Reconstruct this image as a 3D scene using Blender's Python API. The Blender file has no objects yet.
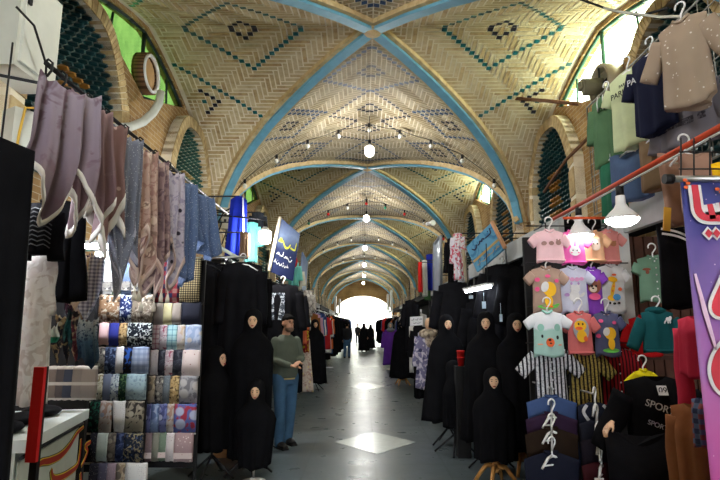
import bpy, bmesh, math, random
from mathutils import Vector, Matrix, noise
R = math.radians
PI = math.pi
rnd = random.Random(7)
SC = bpy.context.scene
COL = SC.collection
V = Vector

# ------------------------------------------------------------------ camera
FPX = 520.0
CAM = V((-0.16, 0, 1.6))
pitch = math.atan(85 / FPX)
yaw = math.atan(1.5 / FPX)
cd = bpy.data.cameras.new('camera')
cam = bpy.data.objects.new('camera', cd)
COL.objects.link(cam)
cam.location = CAM
cam.rotation_euler = (PI / 2 + pitch, 0, yaw)
cd.sensor_width = 36
cd.lens = FPX / 720 * 36
cd.clip_start = 0.05
cd.clip_end = 300
SC.camera = cam
SC.view_settings.view_transform = 'Standard'
SC.view_settings.look = 'None'
SC.view_settings.gamma = 1
SC.view_settings.use_curve_mapping = False
SC.cycles.use_denoising = True
SC.cycles.max_bounces = 6
SC.cycles.diffuse_bounces = 4
SC.cycles.glossy_bounces = 3
SC.cycles.transparent_max_bounces = 8
SC.cycles.sample_clamp_indirect = 6
SC.cycles.caustics_reflective = False
SC.cycles.caustics_refractive = False

_fw = V((-math.sin(yaw) * math.cos(pitch), math.cos(yaw) * math.cos(pitch), math.sin(pitch)))
_rt = V((math.cos(yaw), math.sin(yaw), 0))
_up = _rt.cross(_fw)
def _ray(px, py): return _fw + _rt * ((px - 360) / FPX) + _up * ((240 - py) / FPX)
def at(px, py, Y):
    r = _ray(px, py); return CAM + r * ((Y - CAM.y) / r.y)
def atX(px, py, X):
    r = _ray(px, py); return CAM + r * ((X - CAM.x) / r.x)
def atZ(px, py, Z=0.0):
    r = _ray(px, py); return CAM + r * ((Z - CAM.z) / r.z)

# ------------------------------------------------------------------ objects
def tag(o, label=None, cat=None, group=None, kind=None):
    if label: o['label'] = label
    if cat: o['category'] = cat
    if group: o['group'] = group
    if kind: o['kind'] = kind
    return o
def empty(name, loc=(0, 0, 0), rz=0, label=None, cat=None, group=None):
    o = bpy.data.objects.new(name, None); COL.objects.link(o)
    o.location = loc; o.rotation_euler = (0, 0, rz); o.empty_display_size = .1
    return tag(o, label, cat, group)
def children(o): return [c for c in o.children]
def copy_tree(o, parent=None):
    c = o.copy(); COL.objects.link(c)
    if parent: c.parent = parent
    for ch in list(o.children): copy_tree(ch, c)
    return c

class MB:
    def __init__(s): s.v = []; s.f = []; s.m = []; s.sm = []
    def add(s, vs, fs, mi=0, smooth=False):
        b = len(s.v); s.v += [V(p) for p in vs]
        for f in fs: s.f.append([b + i for i in f]); s.m.append(mi); s.sm.append(smooth)
        return s
    def box(s, c, d, mi=0, rz=0, rx=0, ry=0):
        M = Matrix.Rotation(rz, 3, 'Z') @ Matrix.Rotation(ry, 3, 'Y') @ Matrix.Rotation(rx, 3, 'X')
        c = V(c); hx, hy, hz = d[0] / 2, d[1] / 2, d[2] / 2
        vs = [c + M @ V((x * hx, y * hy, z * hz)) for x in (-1, 1) for y in (-1, 1) for z in (-1, 1)]
        return s.add(vs, [(0, 1, 3, 2), (4, 6, 7, 5), (0, 4, 5, 1), (2, 3, 7, 6), (0, 2, 6, 4), (1, 5, 7, 3)], mi)
    def loft(s, rings, mi=0, cap0=True, cap1=True, closed=True, smooth=True):
        n = len(rings[0]); b = len(s.v)
        for r in rings: s.v += [V(p) for p in r]
        for i in range(len(rings) - 1):
            for k in range(n if closed else n - 1):
                k2 = (k + 1) % n
                s.f.append([b + i * n + k, b + i * n + k2, b + (i + 1) * n + k2, b + (i + 1) * n + k]); s.m.append(mi); s.sm.append(smooth)
        if closed and cap0: s.f.append([b + k for k in range(n)][::-1]); s.m.append(mi); s.sm.append(False)
        if closed and cap1: s.f.append([b + (len(rings) - 1) * n + k for k in range(n)]); s.m.append(mi); s.sm.append(False)
        return s
    def tube(s, path, r, n=8, mi=0, sy=1.0):
        P = [V(p) for p in path]; rs = r if isinstance(r, (list, tuple)) else [r] * len(P)
        rings = []; up = None
        for i, p in enumerate(P):
            t = (P[min(i + 1, len(P) - 1)] - P[max(i - 1, 0)])
            if t.length < 1e-9: t = V((0, 0, 1))
            t.normalize()
            if up is None:
                up = V((0, 0, 1)) if abs(t.z) < .9 else V((0, 1, 0))
            a = t.cross(up)
            if a.length < 1e-6: a = t.orthogonal()
            a.normalize(); b = a.cross(t).normalized(); up = b
            rings.append([p + a * (rs[i] * math.cos(2 * PI * k / n)) + b * (rs[i] * sy * math.sin(2 * PI * k / n)) for k in range(n)])
        return s.loft(rings, mi)
    def cyl(s, a, b, r, n=12, mi=0, r2=None): return s.tube([a, b], [r, r if r2 is None else r2], n, mi)
    def lathe(s, c, prof, n=20, mi=0):
        c = V(c)
        return s.loft([[c + V((r * math.cos(2 * PI * k / n), r * math.sin(2 * PI * k / n), z)) for k in range(n)] for r, z in prof], mi)
    def ell(s, c, d, mi=0, n=14, m=10, M=None):
        c = V(c); rings = []
        for i in range(m + 1):
            a = -PI / 2 + PI * i / m; rr = max(math.cos(a), .004)
            ring = []
            for k in range(n):
                p = V((d[0] * rr * math.cos(2 * PI * k / n), d[1] * rr * math.sin(2 * PI * k / n), d[2] * math.sin(a)))
                ring.append(c + (M @ p if M else p))
            rings.append(ring)
        return s.loft(rings, mi)
    def prism(s, pts, y0, y1, mi=0):
        """outline (x,z) extruded along y"""
        n = len(pts); vs = [V((x, y0, z)) for x, z in pts] + [V((x, y1, z)) for x, z in pts]
        fs = [list(range(n)), list(range(n, 2 * n))[::-1]] + [(k, (k + 1) % n, n + (k + 1) % n, n + k)[::-1] for k in range(n)]
        return s.add(vs, fs, mi)
    def build(s, name, mats, parent=None, loc=None, rz=0, **tg):
        me = bpy.data.meshes.new(name)
        me.from_pydata([tuple(p) for p in s.v], [], s.f)
        if not isinstance(mats, (list, tuple)): mats = [mats]
        for m in mats: me.materials.append(m)
        if len(mats) > 1: me.polygons.foreach_set('material_index', s.m)
        me.polygons.foreach_set('use_smooth', s.sm)
        bm = bmesh.new(); bm.from_mesh(me); bmesh.ops.recalc_face_normals(bm, faces=bm.faces); bm.to_mesh(me); bm.free()
        o = bpy.data.objects.new(name, me); COL.objects.link(o)
        if parent: o.parent = parent
        if loc is not None: o.location = loc
        if rz: o.rotation_euler = (0, 0, rz)
        return tag(o, **tg)

# ------------------------------------------------------------------ materials
def C(r, g=None, b=None):
    if g is None: g = b = r
    f = lambda c: (c / 255 / 12.92) if c / 255 <= .04045 else ((c / 255 + .055) / 1.055) ** 2.4
    return (f(r), f(g), f(b), 1)
_mc = {}
class NT:
    def __init__(s, name):
        s.m = bpy.data.materials.new(name); s.m.use_nodes = True
        s.t = s.m.node_tree; s.b = s.t.nodes['Principled BSDF']
        s.tc = None
    def n(s, typ, **kw):
        nd = s.t.nodes.new('ShaderNode' + typ)
        for k, v in kw.items():
            if k.startswith('_'): setattr(nd, k[1:], v)
        for k, v in kw.items():
            if k.startswith('_'): continue
            k = int(k[1:]) if k[0] == 'i' and k[1:].isdigit() else k.replace('__', ' ')
            if isinstance(v, bpy.types.NodeSocket): s.t.links.new(v, nd.inputs[k])
            else: nd.inputs[k].default_value = v
        return nd
    def co(s, scale=(1, 1, 1), rot=(0, 0, 0), which='Object'):
        if not s.tc: s.tc = s.t.nodes.new('ShaderNodeTexCoord')
        mp = s.n('Mapping', Scale=scale, Rotation=rot)
        s.t.links.new(s.tc.outputs[which], mp.inputs['Vector']); return mp.outputs[0]
    def math(s, op, a, b=0.0, c=None):
        kw = dict(_operation=op, i0=a, i1=b)
        if c is not None: kw['i2'] = c
        return s.n('Math', **kw).outputs[0]
    def mix(s, f, a, b, mode='MIX'):
        nd = s.t.nodes.new('ShaderNodeMix'); nd.data_type = 'RGBA'; nd.blend_type = mode
        for i, v in ((0, f), (6, a), (7, b)):
            if isinstance(v, bpy.types.NodeSocket): s.t.links.new(v, nd.inputs[i])
            else: nd.inputs[i].default_value = v
        return nd.outputs[2]
    def ramp(s, f, stops, interp='LINEAR'):
        nd = s.n('ValToRGB'); s.t.links.new(f, nd.inputs[0]); cr = nd.color_ramp; cr.interpolation = interp
        while len(cr.elements) < len(stops): cr.elements.new(.5)
        for e, (p, c) in zip(cr.elements, stops): e.position = p; e.color = c
        return nd.outputs[0]
    def noise(s, vec, scale, detail=3, rough=.5, dist=0):
        return s.n('TexNoise', Vector=vec, Scale=scale, Detail=detail, Roughness=rough, Distortion=dist).outputs[0]
    def vor(s, vec, scale, feat='F1', rand=1.0):
        nd = s.n('TexVoronoi', _feature=feat, Vector=vec, Scale=scale, Randomness=rand); return nd.outputs
    def set(s, **kw):
        for k, v in kw.items():
            k = k.replace('__', ' ')
            if isinstance(v, bpy.types.NodeSocket): s.t.links.new(v, s.b.inputs[k])
            else: s.b.inputs[k].default_value = v
        return s.m
    def bump(s, h, st=.3, d=.01):
        nd = s.n('Bump', Strength=st, Distance=d, Height=h); s.t.links.new(nd.outputs[0], s.b.inputs['Normal'])

def plain(name, col, rough=.7, var=.15, metal=0, spec=.3, sc=6, bump=0):
    if name in _mc: return _mc[name]
    T = NT(name)
    nz = T.noise(T.co(), sc, 4, .6)
    dk = tuple(c * (1 - var) for c in col[:3]) + (1,); lt = tuple(min(1, c * (1 + var)) for c in col[:3]) + (1,)
    T.set(Base__Color=T.ramp(nz, [(.3, dk), (.7, lt)]), Roughness=rough, Metallic=metal, Specular__IOR__Level=spec)
    if bump: T.bump(T.noise(T.co(), sc * 6, 3), bump)
    _mc[name] = T.m; return T.m
def cloth(name, col, var=.12, rough=.85, weave=True):
    if name in _mc: return _mc[name]
    T = NT(name)
    nz = T.noise(T.co(), 5, 4, .6)
    dk = tuple(c * (1 - var) for c in col[:3]) + (1,); lt = tuple(min(1, c * (1 + var)) for c in col[:3]) + (1,)
    T.set(Base__Color=T.ramp(nz, [(.3, dk), (.7, lt)]), Roughness=rough, Specular__IOR__Level=.04 if max(col[:3]) < .02 else .12)
    if weave: T.bump(T.noise(T.co((1, 1, .6)), 14, 3, .55), .25, .02)
    _mc[name] = T.m; return T.m
def floral(name, base, c1, c2, scale=30, thr=.38, rough=.8, extra=None):
    if name in _mc: return _mc[name]
    T = NT(name); co = T.co()
    n1 = T.noise(co, scale, 3, .55, 1.0); n2 = T.noise(co, scale * .55 + 3, 2, .5, 1.6)
    vd = T.vor(co, scale * .7)
    c = T.mix(T.ramp(n2, [(.50, (0, 0, 0, 1)), (.56, (1, 1, 1, 1))]), base, c1)
    c = T.mix(T.ramp(vd[0], [(thr - .06, (1, 1, 1, 1)), (thr, (0, 0, 0, 1))]), c, c2)
    if extra: c = T.mix(T.ramp(n1, [(.58, (0, 0, 0, 1)), (.62, (1, 1, 1, 1))]), c, extra)
    T.set(Base__Color=c, Roughness=rough, Specular__IOR__Level=.15); _mc[name] = T.m; return T.m
def speckle(name, base, dot, scale=60, thr=.25, rough=.8, base2=None, rand=1.0):
    if name in _mc: return _mc[name]
    T = NT(name); co = T.co()
    b = base if base2 is None else T.mix(T.ramp(T.noise(co, 4, 3), [(.35, (0, 0, 0, 1)), (.65, (1, 1, 1, 1))]), base, base2)
    vd = T.vor(co, scale, rand=rand)
    T.set(Base__Color=T.mix(T.ramp(vd[0], [(thr - .05, (1, 1, 1, 1)), (thr, (0, 0, 0, 1))]), b, dot), Roughness=rough, Specular__IOR__Level=.15)
    _mc[name] = T.m; return T.m
def stripe(name, a, b, period, duty=.5, axis=0, rough=.8, speck=None, edge=.04):
    if name in _mc: return _mc[name]
    T = NT(name); co = T.co(); sp = T.n('SeparateXYZ', Vector=co).outputs[axis]
    fr = T.math('FRACT', T.math('DIVIDE', sp, period))
    f = T.ramp(fr, [(duty - edge, (0, 0, 0, 1)), (duty, (1, 1, 1, 1))])
    bb = b
    if speck: bb = T.mix(T.ramp(T.noise(co, 90, 2), [(.52, (0, 0, 0, 1)), (.6, (1, 1, 1, 1))]), b, speck)
    T.set(Base__Color=T.mix(f, a, bb), Roughness=rough, Specular__IOR__Level=.15); _mc[name] = T.m; return T.m
def check(name, a, b, c, period, duty=.5, rough=.85):
    """crossing bands on x and z"""
    if name in _mc: return _mc[name]
    T = NT(name); co = T.co(); sp = T.n('SeparateXYZ', Vector=co).outputs
    fx = T.math('LESS_THAN', T.math('FRACT', T.math('DIVIDE', sp[0], period)), duty)
    fz = T.math('LESS_THAN', T.math('FRACT', T.math('DIVIDE', sp[2], period)), duty)
    k = T.math('MULTIPLY', T.math('ADD', fx, fz), .5)
    T.set(Base__Color=T.ramp(k, [(0, a), (.5, b), (1, c)]), Roughness=rough, Specular__IOR__Level=.15); _mc[name] = T.m; return T.m
def ombre(name, stops, axis=2, lo=0, hi=1, speck=None, rough=.8, sscale=50):
    if name in _mc: return _mc[name]
    T = NT(name); co = T.co(); sp = T.n('SeparateXYZ', Vector=co).outputs[axis]
    f = T.n('MapRange', Value=sp); f.inputs[1].default_value = lo; f.inputs[2].default_value = hi
    ff = T.math('ADD', f.outputs[0], T.math('MULTIPLY', T.math('SUBTRACT', T.noise(co, 9, 3), .5), .15))
    c = T.ramp(ff, stops)
    if speck: c = T.mix(T.ramp(T.noise(co, sscale, 3, .6, .6), [(.54, (0, 0, 0, 1)), (.6, (1, 1, 1, 1))]), c, speck)
    T.set(Base__Color=c, Roughness=rough, Specular__IOR__Level=.15); _mc[name] = T.m; return T.m
def emit(name, col, st):
    if name in _mc: return _mc[name]
    T = NT(name); T.set(Base__Color=col, Emission__Color=col, Emission__Strength=st); _mc[name] = T.m; return T.m
def metal(name, col, rough=.35): return plain(name, col, rough, .08, 1.0, .5, 20)

BLACK = cloth('black_cloth', (.0065, .0065, .008, 1), .3, .9)
BLACK2 = cloth('black_satin_cloth', (.008, .008, .0105, 1), .3, .6)
SKIN = plain('skin', C(190, 140, 112), .55, .06)
DOLL = plain('doll_skin', C(226, 184, 150), .4, .03)
WHITE_PL = plain('white_plastic', C(235, 236, 238), .4, .03)
STEEL = metal('steel', C(190, 192, 195))
DARKMETAL = plain('dark_metal', C(45, 45, 48), .5, .1, .6)
WIRE = plain('wire_grey', C(150, 150, 145), .5, .1, .6)
BLACKPL = plain('black_plastic', C(22, 22, 24), .5, .1)

# ------------------------------------------------------------------ small shapes
def ribbon(mb, pts, widths, y0, y1, mi=0, steps=6):
    """brush stroke through (x,z) points with varying width, extruded y0..y1"""
    P = [V((p[0], p[1])) for p in pts]; n = len(P); ws = widths if isinstance(widths, (list, tuple)) else [widths] * n
    Q = []; Wd = []
    for i in range(n - 1):
        p0, p1, p2, p3 = P[max(i - 1, 0)], P[i], P[i + 1], P[min(i + 2, n - 1)]
        for k in range(steps):
            t = k / steps
            Q.append(.5 * ((2 * p1) + (p2 - p0) * t + (2 * p0 - 5 * p1 + 4 * p2 - p3) * t * t + (3 * p1 - p0 - 3 * p2 + p3) * t ** 3))
            Wd.append(ws[i] * (1 - t) + ws[i + 1] * t)
    Q.append(P[-1]); Wd.append(ws[-1])
    L = []; Rr = []
    for i, q in enumerate(Q):
        t = Q[min(i + 1, len(Q) - 1)] - Q[max(i - 1, 0)]
        if t.length < 1e-9: t = V((1, 0))
        t.normalize(); nn = V((-t.y, t.x)) * (Wd[i] / 2)
        L.append(q + nn); Rr.append(q - nn)
    m = len(Q)
    vs = [V((p.x, y0, p.y)) for p in L] + [V((p.x, y0, p.y)) for p in Rr] + [V((p.x, y1, p.y)) for p in L] + [V((p.x, y1, p.y)) for p in Rr]
    fs = []
    for i in range(m - 1):
        fs += [(i, i + 1, m + i + 1, m + i), (2 * m + i, 3 * m + i, 3 * m + i + 1, 2 * m + i + 1),
               (i, 2 * m + i, 2 * m + i + 1, i + 1), (m + i, m + i + 1, 3 * m + i + 1, 3 * m + i)]
    fs += [(0, m, 3 * m, 2 * m), (m - 1, 3 * m - 1, 4 * m - 1, 2 * m - 1)]
    return mb.add(vs, fs, mi)
def disc(mb, cx, cz, rx, rz, y0, y1, mi=0, n=18, rot=0):
    pts = []
    for k in range(n):
        a = 2 * PI * k / n; x, z = rx * math.cos(a), rz * math.sin(a)
        pts.append((cx + x * math.cos(rot) - z * math.sin(rot), cz + x * math.sin(rot) + z * math.cos(rot)))
    return mb.prism(pts, y0, y1, mi)
def text_obj(name, s, size, m, parent, loc, rot=(PI / 2, 0, 0), align='CENTER', ext=.0015, shear=0):
    cu = bpy.data.curves.new(name, 'FONT'); cu.body = s; cu.size = size; cu.align_x = align; cu.align_y = 'CENTER'; cu.extrude = ext; cu.shear = shear
    o = bpy.data.objects.new(name + '_curve', cu); COL.objects.link(o)
    dg = bpy.context.evaluated_depsgraph_get()
    me = bpy.data.meshes.new_from_object(o.evaluated_get(dg)); bpy.data.objects.remove(o)
    me.materials.clear(); me.materials.append(m)
    t = bpy.data.objects.new(name, me); COL.objects.link(t); t.parent = parent; t.location = loc; t.rotation_euler = rot
    return t
# ================================================================== architecture
W, B, D1 = 3.0, 6.6, 6.84
WX = 3.2
YC = [D1 + B * k for k in range(-2, 7)]
Y0, Y1 = YC[0] - B / 2, YC[-1] + B / 2
_tab = [(0, 5.8), (.15, 5.71), (.3, 5.58), (.45, 5.41), (.6, 5.19), (.75, 4.88), (.85, 4.58), (.93, 4.24), (.97, 3.98), (1.0, 3.62), (1.15, 3.0)]
def P(u):
    u = abs(u)
    for i in range(len(_tab) - 1):
        if u <= _tab[i + 1][0]:
            t = (u - _tab[i][0]) / (_tab[i + 1][0] - _tab[i][0]); return _tab[i][1] * (1 - t) + _tab[i + 1][1] * t
    return _tab[-1][1]
def arc_table(half):
    pts = [(0, 0)]; s = 0
    for i in range(1, 221):
        u = i / 200; u0 = (i - 1) / 200
        s += math.hypot((u - u0) * half, P(u) - P(u0)); pts.append((s, u))
    return pts
def inv(tab, s):
    s = abs(s)
    lo, hi = 0, len(tab) - 1
    if s >= tab[-1][0]: return tab[-1][1]
    while hi - lo > 1:
        m = (lo + hi) // 2
        if tab[m][0] <= s: lo = m
        else: hi = m
    t = (s - tab[lo][0]) / (tab[hi][0] - tab[lo][0]); return tab[lo][1] * (1 - t) + tab[hi][1] * t
TW, TB = arc_table(W), arc_table(B / 2)

def brick_mat(name, c1, c2, c3):
    T = NT(name); co = T.co()
    n1 = T.noise(co, 1.3, 4, .6); n2 = T.noise(co, 9, 4, .65)
    c = T.ramp(n2, [(.3, c2), (.5, c1), (.72, c3)])
    c = T.mix(T.ramp(n1, [(.35, (1, 1, 1, 1)), (.7, (.72, .70, .66, 1))]), (1, 1, 1, 1), (1, 1, 1, 1)) if False else c
    c2m = T.mix(1.0, c, T.ramp(n1, [(.3, (.78, .74, .68, 1)), (.6, (1, 1, 1, 1))]), 'MULTIPLY')
    T.set(Base__Color=c2m, Roughness=.75, Specular__IOR__Level=.25); T.bump(n2, .2, .01)
    return T.m
BR = [brick_mat('brick_buff', C(204, 185, 144), C(180, 157, 114), C(218, 203, 165)),
      brick_mat('brick_tan', C(192, 168, 122), C(160, 131, 92), C(206, 185, 144)),
      brick_mat('brick_pale', C(213, 198, 160), C(192, 172, 132), C(224, 211, 178))]
BG = [brick_mat('brick_grey_buff', C(182, 168, 134), C(160, 144, 110), C(196, 184, 152)),
      brick_mat('brick_grey_tan', C(172, 156, 120), C(146, 128, 94), C(186, 172, 138)),
      brick_mat('brick_grey_pale', C(190, 178, 148), C(170, 156, 124), C(202, 190, 160))]
TEAL = plain('teal_glazed_tile', C(28, 92, 96), .15, .35, 0, .6, 9)
INK = plain('black_glazed_tile', C(24, 24, 38), .6, .3, 0, .3, 9)
BLUET = plain('blue_glazed_tile', C(36, 66, 100), .6, .3, 0, .3, 9)
MORTAR = plain('lime_mortar', C(236, 227, 206), .9, .12, 0, .1, 5)
RIBB = brick_mat('brick_rib', C(206, 182, 136), C(180, 152, 108), C(220, 202, 160))
BLUE = plain('blue_glazed_rib', C(104, 162, 188), .55, .14, 0, .3, 7)

U = .0825
def webs(kind):
    """mortar shell + herringbone courses for one bay (origin on the bay centre)"""
    base = MB(); br = MB()
    HALF = B / 2
    if kind == 'side':
        tab = TB
        surf = lambda a, s, off=0: V((a, (1 if s >= 0 else -1) * (HALF * inv(tab, s) - off * 1.6 * inv(tab, s) ** 3), P(inv(tab, s)) - off))
        inside = lambda a, s: inv(tab, s) <= (abs(a) + .07) / W and abs(a) <= WX and inv(tab, s) < 1.08
        A0, A1 = .0, WX
    else:
        tab = TW
        surf = lambda a, s, off=0: V(((1 if s >= 0 else -1) * (W * inv(tab, s) - off * 1.6 * inv(tab, s) ** 3), a, P(inv(tab, s)) - off))
        inside = lambda a, s: inv(tab, s) <= (abs(a) + .07) / HALF and abs(a) <= HALF and inv(tab, s) < 1.04
        A0, A1 = 0, HALF
    lim = lambda a: (abs(a) / (W if kind == 'side' else HALF))
    # shell
    for sg in (-1, 1):
        rings = []
        for i in range(41):
            a = A1 * i / 40
            um = min(lim(a), 1.0); ring = []
            for k in range(-60, 61):
                u = um * k / 60
                if kind == 'side': ring.append(V((sg * a, HALF * u, P(u))))
                else: ring.append(V((W * u, sg * a, P(u))))
            rings.append(ring)
        base.loft(rings, closed=False)
    # tile design
    n_a = int(A1 / U) + 1; n_s = int(tab[200][0] / U) + 1
    def tile(i, j):
        i = abs(i); j = abs(j)
        if kind == 'side':
            if abs(i - 22) + j == 10: return 3
            if abs(i - 22) + j == 2: return 4
            if i + j == 46 - 0 and 8 <= j <= 25: return 3 if True else 0
            if abs(j - 19) <= 3 and i - 31 == abs(j - 19): return 4
            if (i, j) == (34, 19): return 3
        else:
            i2 = i
            for c0, hw in ((15, 9), (33, 9)):
                if abs(i2 - c0) + j == hw: return 3 if c0 == 15 else 4
                if abs(i2 - c0) + j == 2: return 4
            if (i2 + j == 40) and j > 9: return 3
            if abs(i2 - 30) + abs(j - 19) == 7: return 3
            if abs(i2 - 30) + abs(j - 19) == 2: return 4
        return 0
    g = .0105
    def emitq(a0, s0, a1, s1, mi):
        g = .003 if mi > 2 else .0105
        ca, cs = (a0 + a1) / 2, (s0 + s1) / 2
        for aa, ss in ((a0 + g, s0 + g), (a1 - g, s0 + g), (a0 + g, s1 - g), (a1 - g, s1 - g)):
            if not inside(aa, ss): return False
        vs = [surf(a0 + g, s0 + g, .010), surf(a1 - g, s0 + g, .010), surf(a1 - g, s1 - g, .010), surf(a0 + g, s1 - g, .010)]
        br.add(vs, [(0, 1, 2, 3)], mi); return True
    r = random.Random(3)
    for sa in (-1, 1):
        for ss in (-1, 1):
            done = set()
            for i in range(n_a + 1):
                for j in range(n_s + 1):
                    if (i, j) in done: continue
                    k = (i - j) % 8
                    if k < 4: cells = [(i + q, j) for q in range(4 - k)]
                    else:
                        cells = [(i, j + q) for q in range(k - 4 + 1)]
                    for c in cells: done.add(c)
                    run = []
                    def flush(run):
                        if not run: return
                        mi = r.choice((0, 0, 1, 2))
                        q = list(run)
                        (i0, j0), (i1, j1) = q[0], q[-1]
                        if emitq(*sorted2(sa, ss, i0, j0, i1, j1), mi): return
                        for (a, b2) in q: emitq(*sorted2(sa, ss, a, b2, a, b2), mi)
                    for c in cells:
                        t = tile(*c)
                        if t:
                            flush(run); run = []
                            emitq(*sorted2(sa, ss, c[0], c[1], c[0], c[1]), t)
                        else: run.append(c)
                    flush(run)
    return base, br
def sorted2(sa, ss, i0, j0, i1, j1):
    a = sorted((sa * i0 * U, sa * (i1 + 1) * U)); s = sorted((ss * j0 * U, ss * (j1 + 1) * U))
    return a[0], s[0], a[1], s[1]

def rib_mesh(mb, w, d, off, sx, sy, mi=0, lift=0):
    rings = []
    t = V((sx * W, sy * B / 2, 0)); t.normalize(); nrm = V((-t.y, t.x, 0))
    us = [i / 26 for i in range(27)]
    pts = [V((sx * W * u, sy * B / 2 * u, P(u))) for u in us]
    for i, p in enumerate(pts):
        tg = (pts[min(i + 1, 26)] - pts[max(i - 1, 0)]).normalized()
        dn = tg.cross(nrm); dn.normalize()
        if dn.z > 0 and abs(dn.z) > .02: dn = -dn
        if i > 20 and (dn.x * sx) > 0: dn = -dn
        q = p + dn * off
        rings.append([q - nrm * w / 2 - dn * .05, q + nrm * w / 2 - dn * .05, q + nrm * w / 2 + dn * d, q - nrm * w / 2 + dn * d])
    mb.loft(rings, mi, smooth=False)

def wall_profile(y): return P(abs(y) / (B / 2))
KY = 1.72
def kite_bot(y): return 4.72 + abs(y) / KY * .60
def kite_top(y): return min(wall_profile(y) - .07, 5.78)
def bay_wall(sg):
    mb = MB(); ys = sorted(set([-B / 2 + B * i / 44 for i in range(45)] + [-KY, 0, KY]))
    for a, b in zip(ys[:-1], ys[1:]):
        m = (a + b) / 2; x = sg * WX
        if abs(m) < KY:
            mb.add([(x, a, 0), (x, b, 0), (x, b, min(kite_bot(b), kite_top(b))), (x, a, min(kite_bot(a), kite_top(a)))], [(0, 1, 2, 3)])
            mb.add([(x, a, kite_top(a)), (x, b, kite_top(b)), (x, b, wall_profile(b) + .02), (x, a, wall_profile(a) + .02)], [(0, 1, 2, 3)])
            xo = sg * (WX + .16)   # reveals
            mb.add([(x, a, kite_bot(a)), (x, b, kite_bot(b)), (xo, b, kite_bot(b)), (xo, a, kite_bot(a))], [(0, 1, 2, 3)])
            mb.add([(x, a, kite_top(a)), (x, b, kite_top(b)), (xo, b, kite_top(b)), (xo, a, kite_top(a))], [(0, 1, 2, 3)])
        else:
            mb.add([(x, a, 0), (x, b, 0), (x, b, wall_profile(b) + .02), (x, a, wall_profile(a) + .02)], [(0, 1, 2, 3)])
    return mb
def wallmat():
    T = NT('wall_brick'); co = T.co()
    sp = T.n('SeparateXYZ', Vector=co).outputs
    cb = T.n('CombineXYZ', X=sp[1], Y=sp[2], Z=0.0).outputs[0]
    bt = T.n('TexBrick', Vector=cb, Color1=C(186, 152, 104), Color2=C(160, 126, 84), Mortar=C(205, 192, 165), Scale=3.2, Mortar__Size=.012, Brick__Width=.7, Row__Height=.22)
    nz = T.noise(co, 1.1, 4, .6)
    T.set(Base__Color=T.mix(1.0, bt.outputs[0], T.ramp(nz, [(.3, (.6, .56, .52, 1)), (.65, (1, 1, 1, 1))]), 'MULTIPLY'), Roughness=.85, Specular__IOR__Level=.16)
    T.bump(T.noise(co, 18, 4), .3, .02)
    return T.m
WALLM = wallmat()

sb, sbr = webs('side'); bb, bbr = webs('barrel')
ribs = MB(); blues = MB()
for sx in (-1, 1):
    for sy in (-1, 1):
        rib_mesh(ribs, .29, .05, 0.0, sx, sy); rib_mesh(blues, .15, .045, .05, sx, sy)
ribs.ell((0, 0, 5.72), (.14, .14, .05))
# niches: recessed-looking pointed arches with a studded lattice
def niche_outline(hw, zs, za, zb, n=9):
    pts = [(-hw, zb)]
    for i in range(n + 1):
        t = i / n; pts.append((-hw * (1 - t) ** .62 if t < 1 else 0, zs + (za - zs) * math.sin(t * PI / 2)))
    right = [(-x, z) for x, z in pts[:-1]][::-1]
    return pts + right
def niche(sg, small=False):
    ring = MB(); o1 = niche_outline(1.05, 4.15, 5.10, 3.0)
    o0 = niche_outline(.86, 4.10, 4.92, 3.0)
    x0, x1 = sg * (WX + .02), sg * (WX - .17)
    n = len(o1)
    # voussoirs, each a chevron-set pair of bricks with a mortar gap
    def lerp(o, t):
        f = t * (n - 1); i = min(int(f), n - 2); f -= i
        return V((o[i][0] * (1 - f) + o[i + 1][0] * f, o[i][1] * (1 - f) + o[i + 1][1] * f))
    K = 46
    for k in range(K):
        a, b = (k + .07) / K, (k + .93) / K
        q = [lerp(o0, a), lerp(o0, b), lerp(o1, b), lerp(o1, a)]
        vs = [V((x0, p.x, p.y)) for p in q] + [V((x1, p.x, p.y)) for p in q]
        ring.add(vs, [(4, 5, 6, 7), (0, 1, 5, 4), (2, 3, 7, 6), (1, 2, 6, 5), (3, 0, 4, 7)], k % 2)
    for k in range(n - 1):
        q = [o0[k], o0[k + 1], o1[k + 1], o1[k]]; xm = sg * (WX - .155)
        vs = [V((x0, p[0], p[1])) for p in q] + [V((xm, p[0], p[1])) for p in q]
        ring.add(vs, [(4, 5, 6, 7), (0, 1, 5, 4), (2, 3, 7, 6)], 2)
    lat = MB(); xp = sg * (WX - .02)
    lat.add([V((xp, y, z)) for y, z in o0], [list(range(n))], 0)
    s = .135; jz = 0; z = 3.05
    def ins(y, z):
        if z < 4.1: return abs(y) < .80
        t = (z - 4.10) / .82
        return t < .97 and abs(y) < .86 * (1 - math.asin(min(t, 1)) / (PI / 2)) ** .62 - .05
    while z < 4.9:
        for k in range(-7, 8):
            y = k * s + (s / 2 if jz % 2 else 0)
            if not ins(y, z): continue
            gold = abs(y) < .24 and 3.2 < z < 4.15 and (jz % 3)
            h = s * (.30 if small else .46); xt = sg * (WX - .10)
            lat.add([V((xp, y - h, z)), V((xp, y, z - h * .8)), V((xp, y + h, z)), V((xp, y, z + h * .8)),
                     V((xt, y - h * .45, z)), V((xt, y, z - h * .36)), V((xt, y + h * .45, z)), V((xt, y, z + h * .36))],
                    [(0, 1, 5, 4), (1, 2, 6, 5), (2, 3, 7, 6), (3, 0, 4, 7), (4, 5, 6, 7)], 2 if gold else 1)
        z += s * .62; jz += 1
    return ring, lat
LAT = [plain('lattice_ground', C(108, 112, 104), .6, .4, 0, .3, 8), plain('lattice_teal_glaze', C(22, 58, 62), .3, .5, 0, .5, 6), plain('lattice_ochre_glaze', C(150, 104, 40), .35, .3, 0, .5, 6)]
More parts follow.
